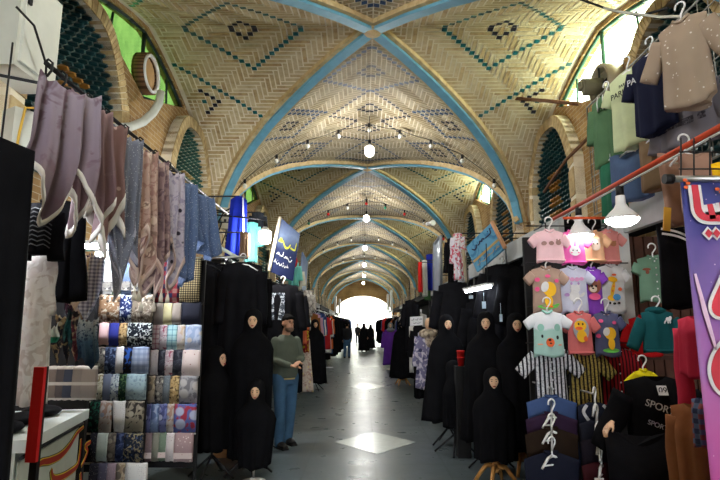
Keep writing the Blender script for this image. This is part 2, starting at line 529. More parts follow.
LATP = [plain('lattice_pale_ground', C(190, 182, 160), .6, .2, 0, .3, 8), plain('lattice_green_glaze', C(46, 92, 86), .3, .4, 0, .5, 6), plain('lattice_sand_glaze', C(176, 146, 88), .35, .3, 0, .5, 6)]

def glassmat(name, col, scale, dark):
    T = NT(name); co = T.co()
    nz = T.noise(T.co((1, 1, .5)), scale, 4, .65)
    c = T.ramp(nz, [(.25, dark), (.7, col)])
    tr = T.n('BsdfTransparent', Color=c); gl = T.n('BsdfGlossy', Roughness=.15)
    mx = T.n('MixShader', Fac=.06); T.t.links.new(tr.outputs[0], mx.inputs[1]); T.t.links.new(gl.outputs[0], mx.inputs[2])
    T.t.links.new(mx.outputs[0], T.t.nodes['Material Output'].inputs['Surface']); return T.m
GREEN_GLASS = glassmat('green_glass', (.032, .060, .013, 1), 6, (.012, .030, .006, 1))
CLEAR_GLASS = glassmat('pale_green_glass', (.95, 1.0, .78, 1), 3, (.86, .97, .62, 1))
FRAME = plain('window_frame_green', C(52, 92, 74), .5, .15)
FRAMED = plain('window_frame_dark', C(40, 52, 58), .5, .15)

def window_parts(sg):
    fr = MB(); x = sg * (WX + .06)
    top = [(-KY + .02, kite_top(-KY + .02)), (-1.1, kite_top(-1.1)), (-.5, kite_top(-.5)), (0, 5.74), (.5, kite_top(.5)), (1.1, kite_top(1.1)), (KY - .02, kite_top(KY - .02))]
    bot = [(0, 4.74)]
    outline = top + bot
    for (a, b) in zip(outline, outline[1:] + outline[:1]):
        fr.tube([(x, a[0], a[1]), (x, b[0], b[1])], .035, 6)
    fr.tube([(x, 0, 4.74), (x, 0, 5.74)], .03, 6)
    fr.tube([(x, -.95, 5.06), (x, -.9, 5.45)], .018, 6); fr.tube([(x, .95, 5.06), (x, .9, 5.45)], .018, 6)
    p = MB(); p.add([V((x, a, b)) for a, b in outline], [list(range(len(outline)))])
    return fr, p

proto = {}
nwin = 0
for bi, yc in enumerate(YC):
    loc = (0, yc, 0)
    if bi == 0:
        proto['c'] = sb.build('ceiling', MORTAR, kind='structure', loc=loc)
        proto['c2'] = bb.build('barrel_shell', MORTAR, proto['c'])
        sbr.build('side_herringbone', BR + [TEAL, INK], proto['c'])
        bbr.build('barrel_herringbone', BG + [BLUET, INK], proto['c'])
        ribs.build('rib', RIBB, proto['c']); blues.build('rib_glaze', BLUE, proto['c'])
        for sg, nm in ((-1, 'wall_left'), (1, 'wall_right')):
            w = bay_wall(sg).build(nm, WALLM, loc=loc, kind='structure'); proto[sg] = w
            rg, lt = niche(sg); lt2 = niche(sg, True)[1]
            for dy in (-1.78, 1.78):
                a = rg.build('niche_arch', [RIBB, BR[1], MORTAR], w, loc=(0, dy, 0))
                (lt2 if sg < 0 and dy > 0 else lt).build('niche_lattice', LATP if (sg < 0 and dy > 0) else LAT, w, loc=(0, dy, 0))
    else:
        for key in ('c', -1, 1):
            c = copy_tree(proto[key]); c.location = loc
    for sg in (-1, 1):
        nwin += 1
        fr, p = window_parts(sg)
        if bi < 2:
            f = fr.build('window_%d' % nwin, FRAMED if sg < 0 else FRAME, loc=loc, kind='structure')
            p.build('window_pane', GREEN_GLASS if sg < 0 else CLEAR_GLASS, f); proto['w', sg] = f
        else:
            f = copy_tree(proto['w', sg]); f.name = 'window_%d' % nwin; f.location = loc
# ------------------------------------------------------------------ floor
def floormat():
    T = NT('polished_floor'); co = T.co()
    n1 = T.noise(co, .7, 4, .6); n2 = T.noise(co, 14, 4, .65)
    bt = T.n('TexBrick', _offset=0.0, Vector=co, Color1=(1, 1, 1, 1), Color2=(.93, .93, .93, 1), Mortar=(.80, .80, .80, 1), Scale=1.0, Mortar__Size=.014, Brick__Width=.8, Row__Height=.8)
    c = T.ramp(n1, [(.3, C(82, 92, 95)), (.7, C(104, 114, 119))])
    c = T.mix(1.0, c, T.ramp(n2, [(.3, (.82, .82, .82, 1)), (.7, (1, 1, 1, 1))]), 'MULTIPLY')
    c = T.mix(1.0, c, bt.outputs[0], 'MULTIPLY')
    rg = T.ramp(T.noise(co, 3, 4, .6), [(.3, (.26, .26, .26, 1)), (.75, (.36, .36, .36, 1))])
    T.set(Base__Color=c, Roughness=rg, Specular__IOR__Level=.16)
    T.bump(T.noise(co, 1.6, 1), .02, .02)
    return T.m
fl = MB(); fl.add([(-WX, Y0 - 3, 0), (WX, Y0 - 3, 0), (WX, Y1 + 13.8, 0), (-WX, Y1 + 13.8, 0)], [(0, 1, 2, 3)])
fl.build('floor', floormat(), kind='structure')
DIA = plain('pale_floor_inlay', C(190, 198, 196), .25, .08, 0, .5, 9)
for k, yy in enumerate((7.55, 7.55 + B, 7.55 + 2 * B, .95)):
    d = MB(); d.add([(-.56, 0, .004), (0, -.68, .004), (.56, 0, .004), (0, .68, .004), (-.56, 0, 0), (0, -.68, 0), (.56, 0, 0), (0, .68, 0)],
                    [(0, 1, 2, 3), (0, 1, 5, 4), (1, 2, 6, 5), (2, 3, 7, 6), (3, 0, 4, 7)])
    d.build('trim_%d' % (k + 1), DIA, loc=(.03, yy, 0), kind='structure')
# ------------------------------------------------------------------ end portal
pw = MB(); ye = Y1
arch = [(-2.75, 0), (-2.75, 2.6)] + [(-2.75 * math.cos(t), 2.6 + 1.75 * math.sin(t)) for t in [PI * i / 16 for i in range(1, 16)]] + [(2.75, 2.6), (2.75, 0)]
outer = [(-3.4, 0), (-3.4, 3.6)] + [(-3.4 * math.cos(t), 3.6 + 2.6 * math.sin(t)) for t in [PI * i / 16 for i in range(1, 16)]] + [(3.4, 3.6), (3.4, 0)]
n = len(arch)
vs = [V((x, ye, z)) for x, z in arch] + [V((x, ye, z)) for x, z in outer] + [V((x, ye + .6, z)) for x, z in arch]
pw.add(vs, [(i, i + 1, n + i + 1, n + i) for i in range(n - 1)] + [(i, 2 * n + i, 2 * n + i + 1, i + 1) for i in range(n - 1)])
pw.build('wall_end', WALLM, kind='structure')
pb = MB(); pb.add([V((v.x, Y0 - (v.y - ye), v.z)) for v in vs], pw.f); pb.build('wall_back', WALLM, kind='structure')
T = NT('backdrop_mottle'); nz = T.noise(T.co(), .8, 5, .65)
T.set(Base__Color=T.ramp(nz, [(.3, C(196, 206, 176)), (.5, C(232, 230, 214)), (.75, C(240, 238, 230))]), Roughness=.9)
q = MB(); q.box((0, 57, 3.4), (26, .4, 6.8)); q.build('wall_backdrop', T.m, kind='structure')  # pale backdrop added to tone down the bright sky beyond the portal
# ------------------------------------------------------------------ daylight
wd = bpy.data.worlds.new('daylight'); SC.world = wd; wd.use_nodes = True
bg = wd.node_tree.nodes['Background']; bg.inputs[0].default_value = (.93, .97, 1.0, 1); bg.inputs[1].default_value = 5.0
SC.view_settings.exposure = 1.4
# ================================================================== builders
def garment(name, label, cat, loc, rz=0, w=.4, h=.5, m=None, sleeve=None, neck=.3, flare=0.0, fold=.006, nf=7, t=.05, group=None, seed=0,
            collar=None, placket=None, slope=.28, dip=.35, sway=0.0, waist=.05, parent_tag=True, hemz=0.0):
    """a top hung by its neck: origin at the neck, front faces -Y"""
    mb = MB(); NR, NA = 16, 40; r = random.Random(seed)
    ph = [r.uniform(0, 6) for _ in range(4)]
    hw = lambda v: w / 2 * (1 - waist * math.sin(PI * min(v * 1.2, 1))) + flare * v
    th = lambda v: t * (min(1, .12 + v * 4)) * (1 + flare * 2 * v)
    def zt(u, front):
        a = abs(u)
        if a < neck: return -(dip if front else dip * .3) * neck * w / 2 * 1.6 * (1 - (a / neck) ** 2)
        return -slope * (a - neck) * w / 2
    rings = []
    for i in range(NR + 1):
        v = i / NR; ring = []
        for k in range(NA):
            a = 2 * PI * k / NA; u = math.cos(a); fr = math.sin(a) < 0
            f = fold * (v ** .7) * (math.sin(nf * a + ph[0]) + .5 * math.sin((nf * 2 - 1) * a + ph[1] + v * 2))
            x = u * hw(v) * (1 + f * .6 / max(w, .1)) + sway * v * v
            y = math.sin(a) * th(v) + f * (1 if math.sin(a) > 0 else -1) * abs(math.sin(a)) ** .5
            z = zt(u, fr) * (1 - v) + (-h - hemz * (1 - u * u) + .012 * math.sin(3 * a + ph[2])) * v
            ring.append(V((x, y, z)))
        rings.append(ring)
    mb.loft(rings)
    if sleeve:
        L, ang, a0, a1 = sleeve
        for sg in (-1, 1):
            S = V((sg * (w / 2 - .02), 0, -slope * (1 - neck) * w / 2 - a0 * .46))
            dv = V((sg * math.cos(R(ang)), 0, -math.sin(R(ang)))); nn = V((dv.z * sg, 0, -dv.x * sg)) * -1
            rr = []
            for i in range(9):
                q = i / 8; c = S + dv * (L * q) + V((0, 0, -.06 * q * q * L)); hh = (a0 * (1 - q) + a1 * q) / 2
                wob = .006 * math.sin(q * 9 + seed) * (1 if L > .25 else .3)
                rr.append([c + nn * (hh * math.cos(2 * PI * k / 14)) + V((wob, t * .75 * math.sin(2 * PI * k / 14) * (.6 + .4 * q), 0)) for k in range(14)])
            mb.loft(rr)
    o = mb.build(name, m, loc=loc, rz=rz)
    if label: tag(o, label, cat, group)
    def fy(x, z):
        v = max(0, min(1, -z / h)); u = max(-.98, min(.98, x / hw(v)))
        return -th(v) * math.sqrt(1 - u * u) - fold * .9 - .002
    if collar:
        c = MB(); pts = []
        nw = neck * w / 2
        for k in range(17):
            a = PI * k / 16; u = math.cos(a) * neck
            pts.append(V((u * w / 2 * 1.02, -th(0) - .006, zt(u * .99, True) + .003)))
        for k in range(1, 16):
            a = PI * k / 16; u = -math.cos(a) * neck
            pts.append(V((u * w / 2, th(0) + .002, zt(u * .99, False) + .004)))
        c.tube(pts + [pts[0]], .009, 6)
        c.build('collar', collar, o)
    if placket:
        p = MB(); p.box((0, 0, -h * .48), (.028, .004, h * .86))
        for q in p.v: q.y += fy(q.x, q.z)
        pl = p.build('placket', m, o)
        for k in range(6):
            b = MB(); b.ell((0, fy(0, -h * (.12 + .15 * k)) - .004, -h * (.12 + .15 * k)), (.007, .004, .007), n=8, m=5); b.build('button', placket, pl)
    return o, fy
def decal(o, fy, name, mb, m):
    for q in mb.v: q.y += fy(q.x, q.z)
    return mb.build(name, m, o)
def hanger(loc, rz=0, w=.3, m=None, label='', group=None, drop=.06):
    mb = MB(); m = m or WHITE_PL
    hk = [V((.032 * math.cos(a), 0, .085 + .032 * math.sin(a))) for a in [R(200 - 20 * i) for i in range(13)]]
    hk = hk + [V((.0, 0, .03)), V((0, 0, -.01))]
    for sg in (-1, 1):
        mb.tube([(0, 0, -.01), (sg * w * .2, 0, -.025), (sg * w * .5, 0, -drop - .03)], [.011, .010, .008], 6)
    mb.tube([(-w * .36, 0, -drop - .012), (w * .36, 0, -drop - .012)], .006, 6)
    o = mb.build('clothes_hanger', m, loc=loc, rz=rz); tag(o, label, 'hanger', group)
    h = MB(); h.tube(hk, .0065, 6); h.build('hook', m, o)
    return o
def face_mesh(parent, c, s=1.0, rz=0, skin=None, lips=None, mb_n=22):
    """oval display face with brow, nose, mouth and eyes, front -Y"""
    M = Matrix.Rotation(rz, 3, 'Z'); c = V(c)
    mb = MB(); rings = []
    for i in range(17):
        a = -PI / 2 + PI * i / 16; rr = max(math.cos(a), .01); ring = []
        for k in range(mb_n):
            b = 2 * PI * k / mb_n
            x, y, z = .066 * rr * math.cos(b), .072 * rr * math.sin(b), .098 * math.sin(a)
            if z < 0: x *= 1 + z * 2.4
            if y < 0:
                y -= .020 * math.exp(-((x / .011) ** 2 + ((z + .008) / .022) ** 2))      # nose
                y += .010 * math.exp(-(((abs(x) - .026) / .014) ** 2 + ((z - .014) / .011) ** 2))   # eye sockets
                y -= .007 * math.exp(-((x / .02) ** 2 + ((z + .046) / .012) ** 2))       # mouth
                y -= .007 * math.exp(-((x / .02) ** 2 + ((z + .08) / .016) ** 2))        # chin
            ring.append(c + M @ (V((x, y, z)) * s))
        rings.append(ring)
    mb.loft(rings)
    f = mb.build('face', skin or DOLL, parent)
    e = MB()
    for sg in (-1, 1):
        e.ell(c + M @ (V((sg * .026, -.060, .014)) * s), V((.0125, .006, .0055)) * s, M=M, n=10, m=6)
    e.build('eye', plain('eye_dark', C(40, 30, 26), .3), f)
    b = MB()
    for sg in (-1, 1):
        b.tube([c + M @ (V((sg * x, y, z)) * s) for x, y, z in ((.012, -.0665, .031), (.027, -.0625, .037), (.042, -.051, .031))], .0032 * s, 6)
    b.build('eyebrow', plain('brow_brown', C(70, 48, 36), .7), f)
    l = MB(); l.ell(c + M @ (V((0, -.0725, -.047)) * s), V((.018, .008, .0075)) * s, M=M, n=12, m=6)
    l.build('lips', lips or plain('lips_red', C(176, 50, 50), .35), f)
    return f
def chador(name, label, loc, rz, H, zb, wide=.34, face=True, seed=0, base='wood', group=None, cm=None, s=1.0, deep=.22, fz=0, poleh=None, lean=0, cat='mannequin'):
    """display head draped in a long black chador on a pole stand; local floor origin, front -Y"""
    root = empty(name, loc, rz, label, cat, group)
    mb = MB(); r = random.Random(seed); p = [r.uniform(0, 6) for _ in range(3)]
    prof = [(0, .015, .015, 0), (-.012, .05, .05, 0), (-.04, .082, .088, 0), (-.085, .098, .105, 0), (-.15, .104, .112, 0), (-.21, .100, .105, -.004),
            (-.26, .105, .098, -.004), (-.31, .145, .108, 0), (-.37, .205, .125, 0), (-.45, .235, .14, 0)]
    prof = [(z * s, a * s, b * s, y * s) for z, a, b, y in prof]
    zl = prof[-1][0]; zend = zb - H
    for i in range(1, 15):
        q = i / 14; prof.append((zl + (zend - zl) * q, .235 * s + (wide - .235 * s) * q ** .8, .14 * s + (deep - .14 * s) * q ** .8, 0))
    rings = []; NA = 48
    for i, (z, a, b, y) in enumerate(prof):
        q = max(0, (i - 8) / (len(prof) - 9)); ring = []
        for k in range(NA):
            th = 2 * PI * k / NA
            f = 1 + .10 * q ** .7 * math.sin(11 * th + p[0] + .8 * q) + .05 * q * math.sin(19 * th + p[1])
            ring.append(V((a * f * math.cos(th) + lean * q, b * f * math.sin(th) + y, H + z + (.02 * math.sin(5 * th + p[2]) if i == len(prof) - 1 else 0))))
        rings.append(ring)
    mb.loft(rings)
    mb.build('chador', cm or BLACK, root)
    if face: face_mesh(root, (0, -.064 * s, H - .150 * s), .88 * s, fz)
    st = MB()
    if base == 'wood':
        WOOD = plain('pine_stand', C(196, 142, 78), .5, .15, 0, .4, 14)
        st.cyl((0, 0, .16), (0, 0, zb + .3), .022, 12)
        st.lathe((0, 0, 0), [(.02, .13), (.036, .15), (.036, .2), (.028, .24), (.036, .27), (.03, .33), (.02, .36)], 14)
        pole = st.build('pole', WOOD, root)
        for k in range(4):
            a = PI / 4 + PI / 2 * k + .4
            l = MB(); l.tube([(.02 * math.cos(a), .02 * math.sin(a), .20), (.10 * math.cos(a), .10 * math.sin(a), .19), (.17 * math.cos(a), .17 * math.sin(a), .10), (.225 * math.cos(a), .225 * math.sin(a), .018)], [.024, .024, .02, .018], 8)
            l.build('leg', WOOD, root)
    elif base == 'tripod':
        st.cyl((0, 0, .2), (0, 0, zb + .3), .014, 10); st.build('pole', DARKMETAL, root)
        for k in range(4):
            a = .3 + PI / 2 * k
            l = MB(); l.tube([(0, 0, .24), (.26 * math.cos(a), .26 * math.sin(a), .012)], .012, 8); l.build('leg', DARKMETAL, root)
    else:
        st.cyl((0, 0, .03), (0, 0, zb + .3), .012, 10); st.build('pole', STEEL, root)
        b = MB(); b.lathe((0, 0, 0), [(.125, 0), (.135, .012), (.125, .028), (.05, .045), (.02, .06)], 26); b.build('base', WHITE_PL, root)
    return root
def scarf(label, loc, rz, w, L, m, hem=None, seed=0, tips=None, tassel=False, zig=.3, nz=2, amp=.05, nfold=5, group='scarves hung from the near rail', name='hanging_scarf', top=.9, skew=0, border=.045):
    """square scarf hung along its top edge, its lower edge falling in cascades; origin at the top"""
    r = random.Random(seed); p = [r.uniform(0, 6) for _ in range(4)]
    NU, NV = 44, 22
    def low(u):
        tri = abs(((u * nz + .25 + p[0] * .03) % 1) * 2 - 1)
        return L * (1 - zig * (1 - tri))
    def pt(u, v, off=0):
        z = -low(u) * v
        x = (u - .5) * w * (top + (1 - top) * v) + skew * v + .02 * math.sin(v * 5 + p[1]) * v
        y = amp * (.25 + .75 * v) * (math.sin(nfold * 2 * PI * u + p[2] + v) + .35 * math.sin(nfold * 4.3 * PI * u + p[3]))
        z += -.03 * math.sin(PI * u) * (1 - v) * (1 if top < 1 else .3) - .02 * abs(math.sin(2 * PI * u * 2)) * (1 - v)
        return V((x, y + off, z))
    mb = MB(); rings = []
    for i in range(NV + 1):
        v = i / NV
        rings.append([pt(k / NU, v, -.004) for k in range(NU + 1)] + [pt(k / NU, v, .004) for k in range(NU, -1, -1)])
    mb.loft(rings)
    o = mb.build(name, m, loc=loc, rz=rz); tag(o, label, 'scarf', group)
    if hem:
        h = MB(); rg = []
        for k in range(NU + 1):
            u = k / NU; v0 = 1 - border / low(u)
            rg.append([pt(u, v0, -.007), pt(u, 1.004, -.007), pt(u, 1.004, .007), pt(u, v0, .007)])
        h.loft(rg); h.build('border', hem, o)
    if tassel:
        us = [k / NU for k in range(NU + 1)]; best = [u for i, u in enumerate(us) if 0 < i < NU and low(u) >= low(us[i - 1]) and low(u) >= low(us[i + 1])] or [.5]
        for u in best[:3]:
            q = pt(u, 1); T = MB()
            T.tube([q + V((0, 0, .01)), q + V((0, 0, -.03))], .004, 6); T.lathe(q + V((0, 0, -.09)), [(.016, 0), (.015, .03), (.009, .055), (.007, .066)], 10)
            T.build('tassel', plain('tassel_cream', C(228, 222, 212), .8), o)
    return o
def packet(label, loc, w, h, m, rz=0, tilt=0, group=None, two=None):
    """scarf folded to a strip and hung over a bar, front flap a little shorter"""
    mb = MB(); prof = [(-.016, -h + .03), (-.019, -h * .5), (-.017, -.02), (-.010, -.004), (0, .002), (.010, -.004), (.016, -.03), (.018, -h * .6), (.014, -h), (.006, -h - .002), (-.002, -h + .002), (-.004, -h + .03)]
    rings = []
    for i in range(7):
        q = i / 6 - .5
        rings.append([V((q * w + tilt * z, y * (1 - .25 * (2 * abs(q)) ** 4) + .002 * math.sin(q * 9 + z * 12), z + .003 * math.sin(q * 7 + w * 90))) for y, z in prof])
    mb.loft(rings, smooth=True)
    o = mb.build('folded_scarf', m, loc=loc, rz=rz); tag(o, label, 'scarf', group)
    if two:
        b = MB(); b.loft([[V((q * w * 1.002 + tilt * z, y - .003, z)) for y, z in ((-.016, -h + .03), (-.018, -h * .68), (-.004, -h * .68), (-.002, -h + .03))] for q in (-.5, 0, .5)], smooth=False)
        b.build('end_band', two, o)
    return o
BULB = emit('lit_bulb', (1, .98, .95, 1), 130)
BULBS = emit('lit_lamp_lens', (1, .98, .95, 1), 13)
def bulb(loc, label, cord=.5, r=.075, group=None, m=None, name='light_bulb'):
    """hanging LED bulb: cord, socket, housing, lit dome; origin on the dome's centre"""
    root = empty(name, loc, 0, label, 'light bulb', group)
    b = MB(); b.lathe((0, 0, 0), [(.01, -r * 1.05), (r * .6, -r * .95), (r * .95, -r * .6), (r, 0), (r, r * .9), (r * .9, r * 1.1)], 18); b.build('dome', m or BULB, root)
    h = MB(); h.lathe((0, 0, 0), [(r * .9, r * 1.1), (r * .7, r * 1.5), (r * .35, r * 1.9)], 16); h.build('housing', WHITE_PL, root)
    s = MB(); s.cyl((0, 0, r * 1.85), (0, 0, r * 2.9), r * .34, 10); s.build('socket', BLACKPL, root)
    if cord: c = MB(); c.cyl((0, 0, r * 2.8), (0, 0, r * 2.8 + cord), .006, 6); c.build('cord', BLACKPL, root)
    return root
def conelamp(loc, label, r=.12, group=None, cord=.1):
    """wide cone shaped LED lamp, lit flat lens underneath; origin at the lens centre"""
    root = empty('cone_lamp', loc, 0, label, 'lamp', group)
    b = MB(); b.lathe((0, 0, 0), [(.02, -r * .42), (r * .5, -r * .36), (r * .85, -r * .18), (r, .004)], 24); b.build('lens', BULBS, root)
    h = MB(); h.lathe((0, 0, 0), [(r, .004), (r * .98, .02), (r * .72, .055), (r * .42, .09), (r * .3, .12), (r * .27, .18)], 24); h.build('housing', WHITE_PL, root)
    s = MB(); s.cyl((0, 0, .175), (0, 0, .25), r * .24, 12); s.build('socket', BLACKPL, root)
    if cord: c = MB(); c.cyl((0, 0, .25), (0, 0, .25 + cord), .006, 6); c.build('cord', BLACKPL, root)
    return root
def bake(o, voxel, smooth=3):
    md = o.modifiers.new('r', 'REMESH'); md.mode = 'VOXEL'; md.voxel_size = voxel; md.use_smooth_shade = True
    if smooth: sm = o.modifiers.new('s', 'SMOOTH'); sm.iterations = smooth; sm.factor = .5
    dg = bpy.context.evaluated_depsgraph_get(); dg.update()
    me = bpy.data.meshes.new_from_object(o.evaluated_get(dg)); old = o.data
    o.modifiers.clear(); mats = [m for m in old.materials]; o.data = me
    me.materials.clear()
    for m in mats: me.materials.append(m)
    return o
def limb(mb, pts, rs, n=12):
    mb.tube(pts, rs, n)
    for p, r in zip(pts, rs): mb.ell(p, (r, r, r), n=10, m=8)
def hand(mb, c, d, side, s=1.0):
    """relaxed hand from wrist c along d; five separate curled fingers"""
    d = V(d).normalized(); u = V((0, 0, 1)) if abs(d.z) < .8 else V((0, -1, 0)); a = d.cross(u).normalized(); b = a.cross(d).normalized()
    mb.tube([c, V(c) + d * .05 * s, V(c) + d * .095 * s], [.026 * s, .038 * s, .036 * s], 10, sy=.5)
    for k, L in enumerate((.068, .078, .074, .056)):
        o = V(c) + d * .09 * s + a * ((k - 1.5) * .020 * s)
        mb.tube([o, o + d * L * .5 * s - b * .010 * s, o + d * L * .85 * s - b * .035 * s], [.0095 * s, .0088 * s, .007 * s], 8)
    o = V(c) + d * .03 * s - a * side * .03 * s
    mb.tube([o, o + d * .035 * s - a * side * .03 * s - b * .008 * s, o + d * .065 * s - a * side * .033 * s - b * .02 * s], [.012 * s, .0105 * s, .008 * s], 8)
# ================================================================== left side
ORD = ['first', 'second', 'third', 'fourth', 'fifth', 'sixth', 'seventh', 'eighth', 'ninth', 'tenth', 'eleventh', 'twelfth', 'thirteenth', 'fourteenth', 'fifteenth', 'sixteenth',
       'seventeenth', 'eighteenth', 'nineteenth', 'twentieth', 'twenty-first', 'twenty-second', 'twenty-third', 'twenty-fourth', 'twenty-fifth', 'twenty-sixth', 'twenty-seventh', 'twenty-eighth', 'twenty-ninth', 'thirtieth']
def plane_px(px, py, p0, rz):
    """pixel -> (x, z) on the upright board through p0 turned by rz"""
    d = V((math.cos(rz), math.sin(rz), 0)); nn = V((-d.y, d.x, 0)); r = _ray(px, py)
    q = CAM + r * ((V(p0) - CAM).dot(nn) / r.dot(nn)) - V(p0)
    return (q.dot(d), q.z)
def slab(mb, pts, th, mi=0):
    pts = [V(p) for p in pts]; nrm = (pts[1] - pts[0]).cross(pts[2] - pts[0]).normalized()
    if nrm.dot(CAM - pts[0]) > 0: nrm = -nrm
    n = len(pts); vs = pts + [p + nrm * th for p in pts]
    return mb.add(vs, [list(range(n)), list(range(2 * n - 1, n - 1, -1))] + [(k, n + k, n + (k + 1) % n, (k + 1) % n) for k in range(n)], mi)
def script_line(mb, x0, x1, z, h, y0, y1, seed, mi=0):
    """a line of joined right-to-left handwriting: baseline strokes, teeth, tall letters and dots"""
    r = random.Random(seed); x = x1
    while x > x0 + h * .4:
        L = min(h * r.uniform(.8, 1.6), x - x0)
        k = r.choice(('bowl', 'tooth', 'alef', 'tooth'))
        w = h * .16
        if k == 'bowl': ribbon(mb, [(x, z + h * .25), (x - L * .2, z - h * .1), (x - L * .6, z - h * .22), (x - L, z + h * .2)], [w, w * 1.2, w * 1.3, w * .6], y0, y1, mi, 4)
        elif k == 'tooth': ribbon(mb, [(x, z), (x - L * .25, z + h * .3), (x - L * .35, z), (x - L * .6, z + h * .28), (x - L * .7, z), (x - L, z)], w, y0, y1, mi, 3)
        else: ribbon(mb, [(x - L * .2, z + h * .75), (x - L * .25, z + h * .2), (x - L * .4, z), (x - L, z)], [w * .7, w, w, w], y0, y1, mi, 3)
        if r.random() < .6:
            zz = z + (h * .55 if r.random() < .5 else -h * .4)
            disc(mb, x - L * .5, zz, w * .6, w * .6, y0, y1, mi, 4)
            if r.random() < .5: disc(mb, x - L * .5 + w * 1.4, zz, w * .6, w * .6, y0, y1, mi, 4)
        x -= L + h * .12

XR = -1.66
rail_py = lambda px: 325 - .83 * (361.5 - px)
def railpt(px): return atX(px, rail_py(px), XR)
ZR = railpt(100).z
rr = empty('hanging_rail', (XR, 2.3, ZR), 0, 'long dark rail overhead carrying the near row of patterned scarves on the left', 'rail')
m = MB(); m.tube([(0, 0, 0), (0, 3.4, 0)], .012, 8); m.build('bar', DARKMETAL, rr)
for k in range(4):
    yk = (.3, 1.78, 2.5, 3.3)[k]; m = MB(); m.tube([(0, yk, 0), (-1.53, yk, .32)], .009, 6); m.build('bracket', DARKMETAL, rr)
# materials for the big scarves
HEMW = plain('hem_white', C(226, 222, 220), .8, .06)
M_s1 = ombre('mauve_grey_silk', [(0, C(108, 84, 98)), (.35, C(122, 104, 116)), (.75, C(144, 130, 144)), (1, C(156, 144, 160))], 2, -.9, 0, C(120, 98, 112), sscale=7)
M_s1b = ombre('dusky_plum_silk', [(0, C(98, 74, 86)), (.5, C(126, 100, 108)), (1, C(150, 124, 128))], 2, -.9, 0, C(140, 116, 124), sscale=7)
M_s2 = speckle('brown_ring_print', C(134, 104, 104), C(196, 168, 166), 11, .16, base2=C(124, 94, 92))
M_s3 = speckle('slate_sparkle', C(118, 122, 140), C(206, 208, 216), 75, .2)
M_s4 = floral('rose_beige_bloom', C(184, 156, 146), C(160, 126, 120), C(214, 192, 178), 13, .34, extra=C(138, 112, 104))
M_s5 = floral('plum_taupe_print', C(146, 122, 124), C(112, 90, 98), C(180, 156, 150), 15, .3)
M_s6 = floral('lilac_black_flower', C(178, 170, 186), C(150, 142, 164), C(44, 38, 52), 17, .24)
M_s7 = speckle('denim_blue_sparkle', C(82, 102, 142), C(186, 196, 216), 60, .2, base2=C(96, 114, 150))
SG = 'scarves hung from the near rail'
def rail_scarf(pa, pb, pyb, m, label, hem=None, turn=78, **kw):
    a, b = railpt(pa), railpt(pb); c = (a + b) / 2
    L = ZR - atX((pa + pb) / 2 + 12, pyb, XR).z
    return scarf(label, (XR + .03, c.y, ZR - .02), R(turn), max((b - a).length, .26) * 1.03, L, m, hem=hem, group=SG, **kw)
rail_scarf(45, 84, 232, M_s1, 'mauve grey silky scarf nearest the camera on the left rail', HEMW, border=.03, seed=1, zig=.42, nz=1.5, amp=.05, nfold=3, skew=-.03, turn=64)
rail_scarf(70, 102, 245, M_s1b, 'dusky plum scarf second from the camera on the left rail', HEMW, seed=12, zig=.45, nz=2, amp=.04, nfold=4)
rail_scarf(92, 120, 262, M_s2, 'brown scarf with pale ring print and broad white hem', HEMW, seed=3, zig=.42, nz=1.5, amp=.04, nfold=3, border=.07)
rail_scarf(114, 136, 300, M_s3, 'slate grey sparkling scarf beside the brown ring-print scarf', plain('hem_lilac', C(182, 182, 204), .8), seed=4, zig=.5, nz=1.5, amp=.035, nfold=3)
rail_scarf(132, 150, 288, M_s4, 'rose beige flowered scarf with cream tassels', plain('hem_blush', C(206, 184, 178), .8), seed=5, zig=.4, nz=2, amp=.04, nfold=3, tassel=True)
rail_scarf(146, 162, 300, M_s5, 'plum and taupe tasselled scarf in the middle of the left rail', plain('hem_blush', C(206, 184, 178), .8), seed=6, zig=.4, nz=2, amp=.045, nfold=3, tassel=True)
rail_scarf(158, 176, 292, M_s6, 'lilac scarf with black flowers and cream tassels', plain('hem_blush', C(206, 184, 178), .8), seed=7, zig=.4, nz=2, amp=.045, nfold=3, tassel=True)
rail_scarf(168, 190, 288, M_s7, 'denim blue sparkling scarf second from the far end of the rail', None, seed=8, zig=.3, nz=1, amp=.05, nfold=4)
rail_scarf(182, 206, 262, M_s7, 'denim blue sparkling scarf at the far end of the rail, its corner flaring out', None, seed=9, zig=.35, nz=1, amp=.06, nfold=4, skew=.12)
# hooks holding them
for k, px in enumerate((48, 62, 88, 106, 125, 140, 155, 168, 182)):
    q = railpt(px); h = MB(); h.tube([(0, 0, -.06), (.02, 0, -.03), (.022, 0, .01), (0, 0, .028), (-.018, 0, .012)], .006, 6)
    tag(h.build('rail_hook', BLACKPL, loc=(XR, q.y, ZR)), 'small black hook on the left scarf rail, %s from the camera' % ORD[k], 'hook', 'hooks on the scarf rail')

# short scarves on a lower bar behind
LB = -2.02
def lowsc(pa, pb, py0, py1, Y, m, label, hem=None, skew=0, seed=0, zig=.25, nz=1, tassel=False, g='short scarves on the lower bar', rz=.25, amp=.02, nfold=2, **kw):
    a, b = at(pa, py0, Y), at(pb, py0, Y)
    return scarf(label, (a + b) / 2, rz, (b - a).length, a.z - at(pa, py1, Y).z, m, hem=hem, skew=skew, seed=seed, zig=zig, nz=nz, amp=amp, nfold=nfold, group=g, tassel=tassel, top=.95, **kw)
lowsc(68, 82, 250, 302, 4.05, speckle('teal_dot_cloth', C(46, 116, 106), C(70, 150, 138), 70, .25), 'teal dotted short scarf beside the black sleeve', seed=21)
lowsc(78, 90, 252, 326, 4.0, speckle('plum_lattice_cloth', C(70, 44, 62), C(176, 156, 164), 42, .3, rand=.2), 'plum short scarf with pale lattice dots', skew=-.05, seed=22)
lowsc(86, 100, 254, 320, 3.95, speckle('beige_motif_cloth', C(200, 180, 160), C(120, 100, 90), 24, .2), 'beige short scarf with small dark motifs', skew=-.06, seed=23)
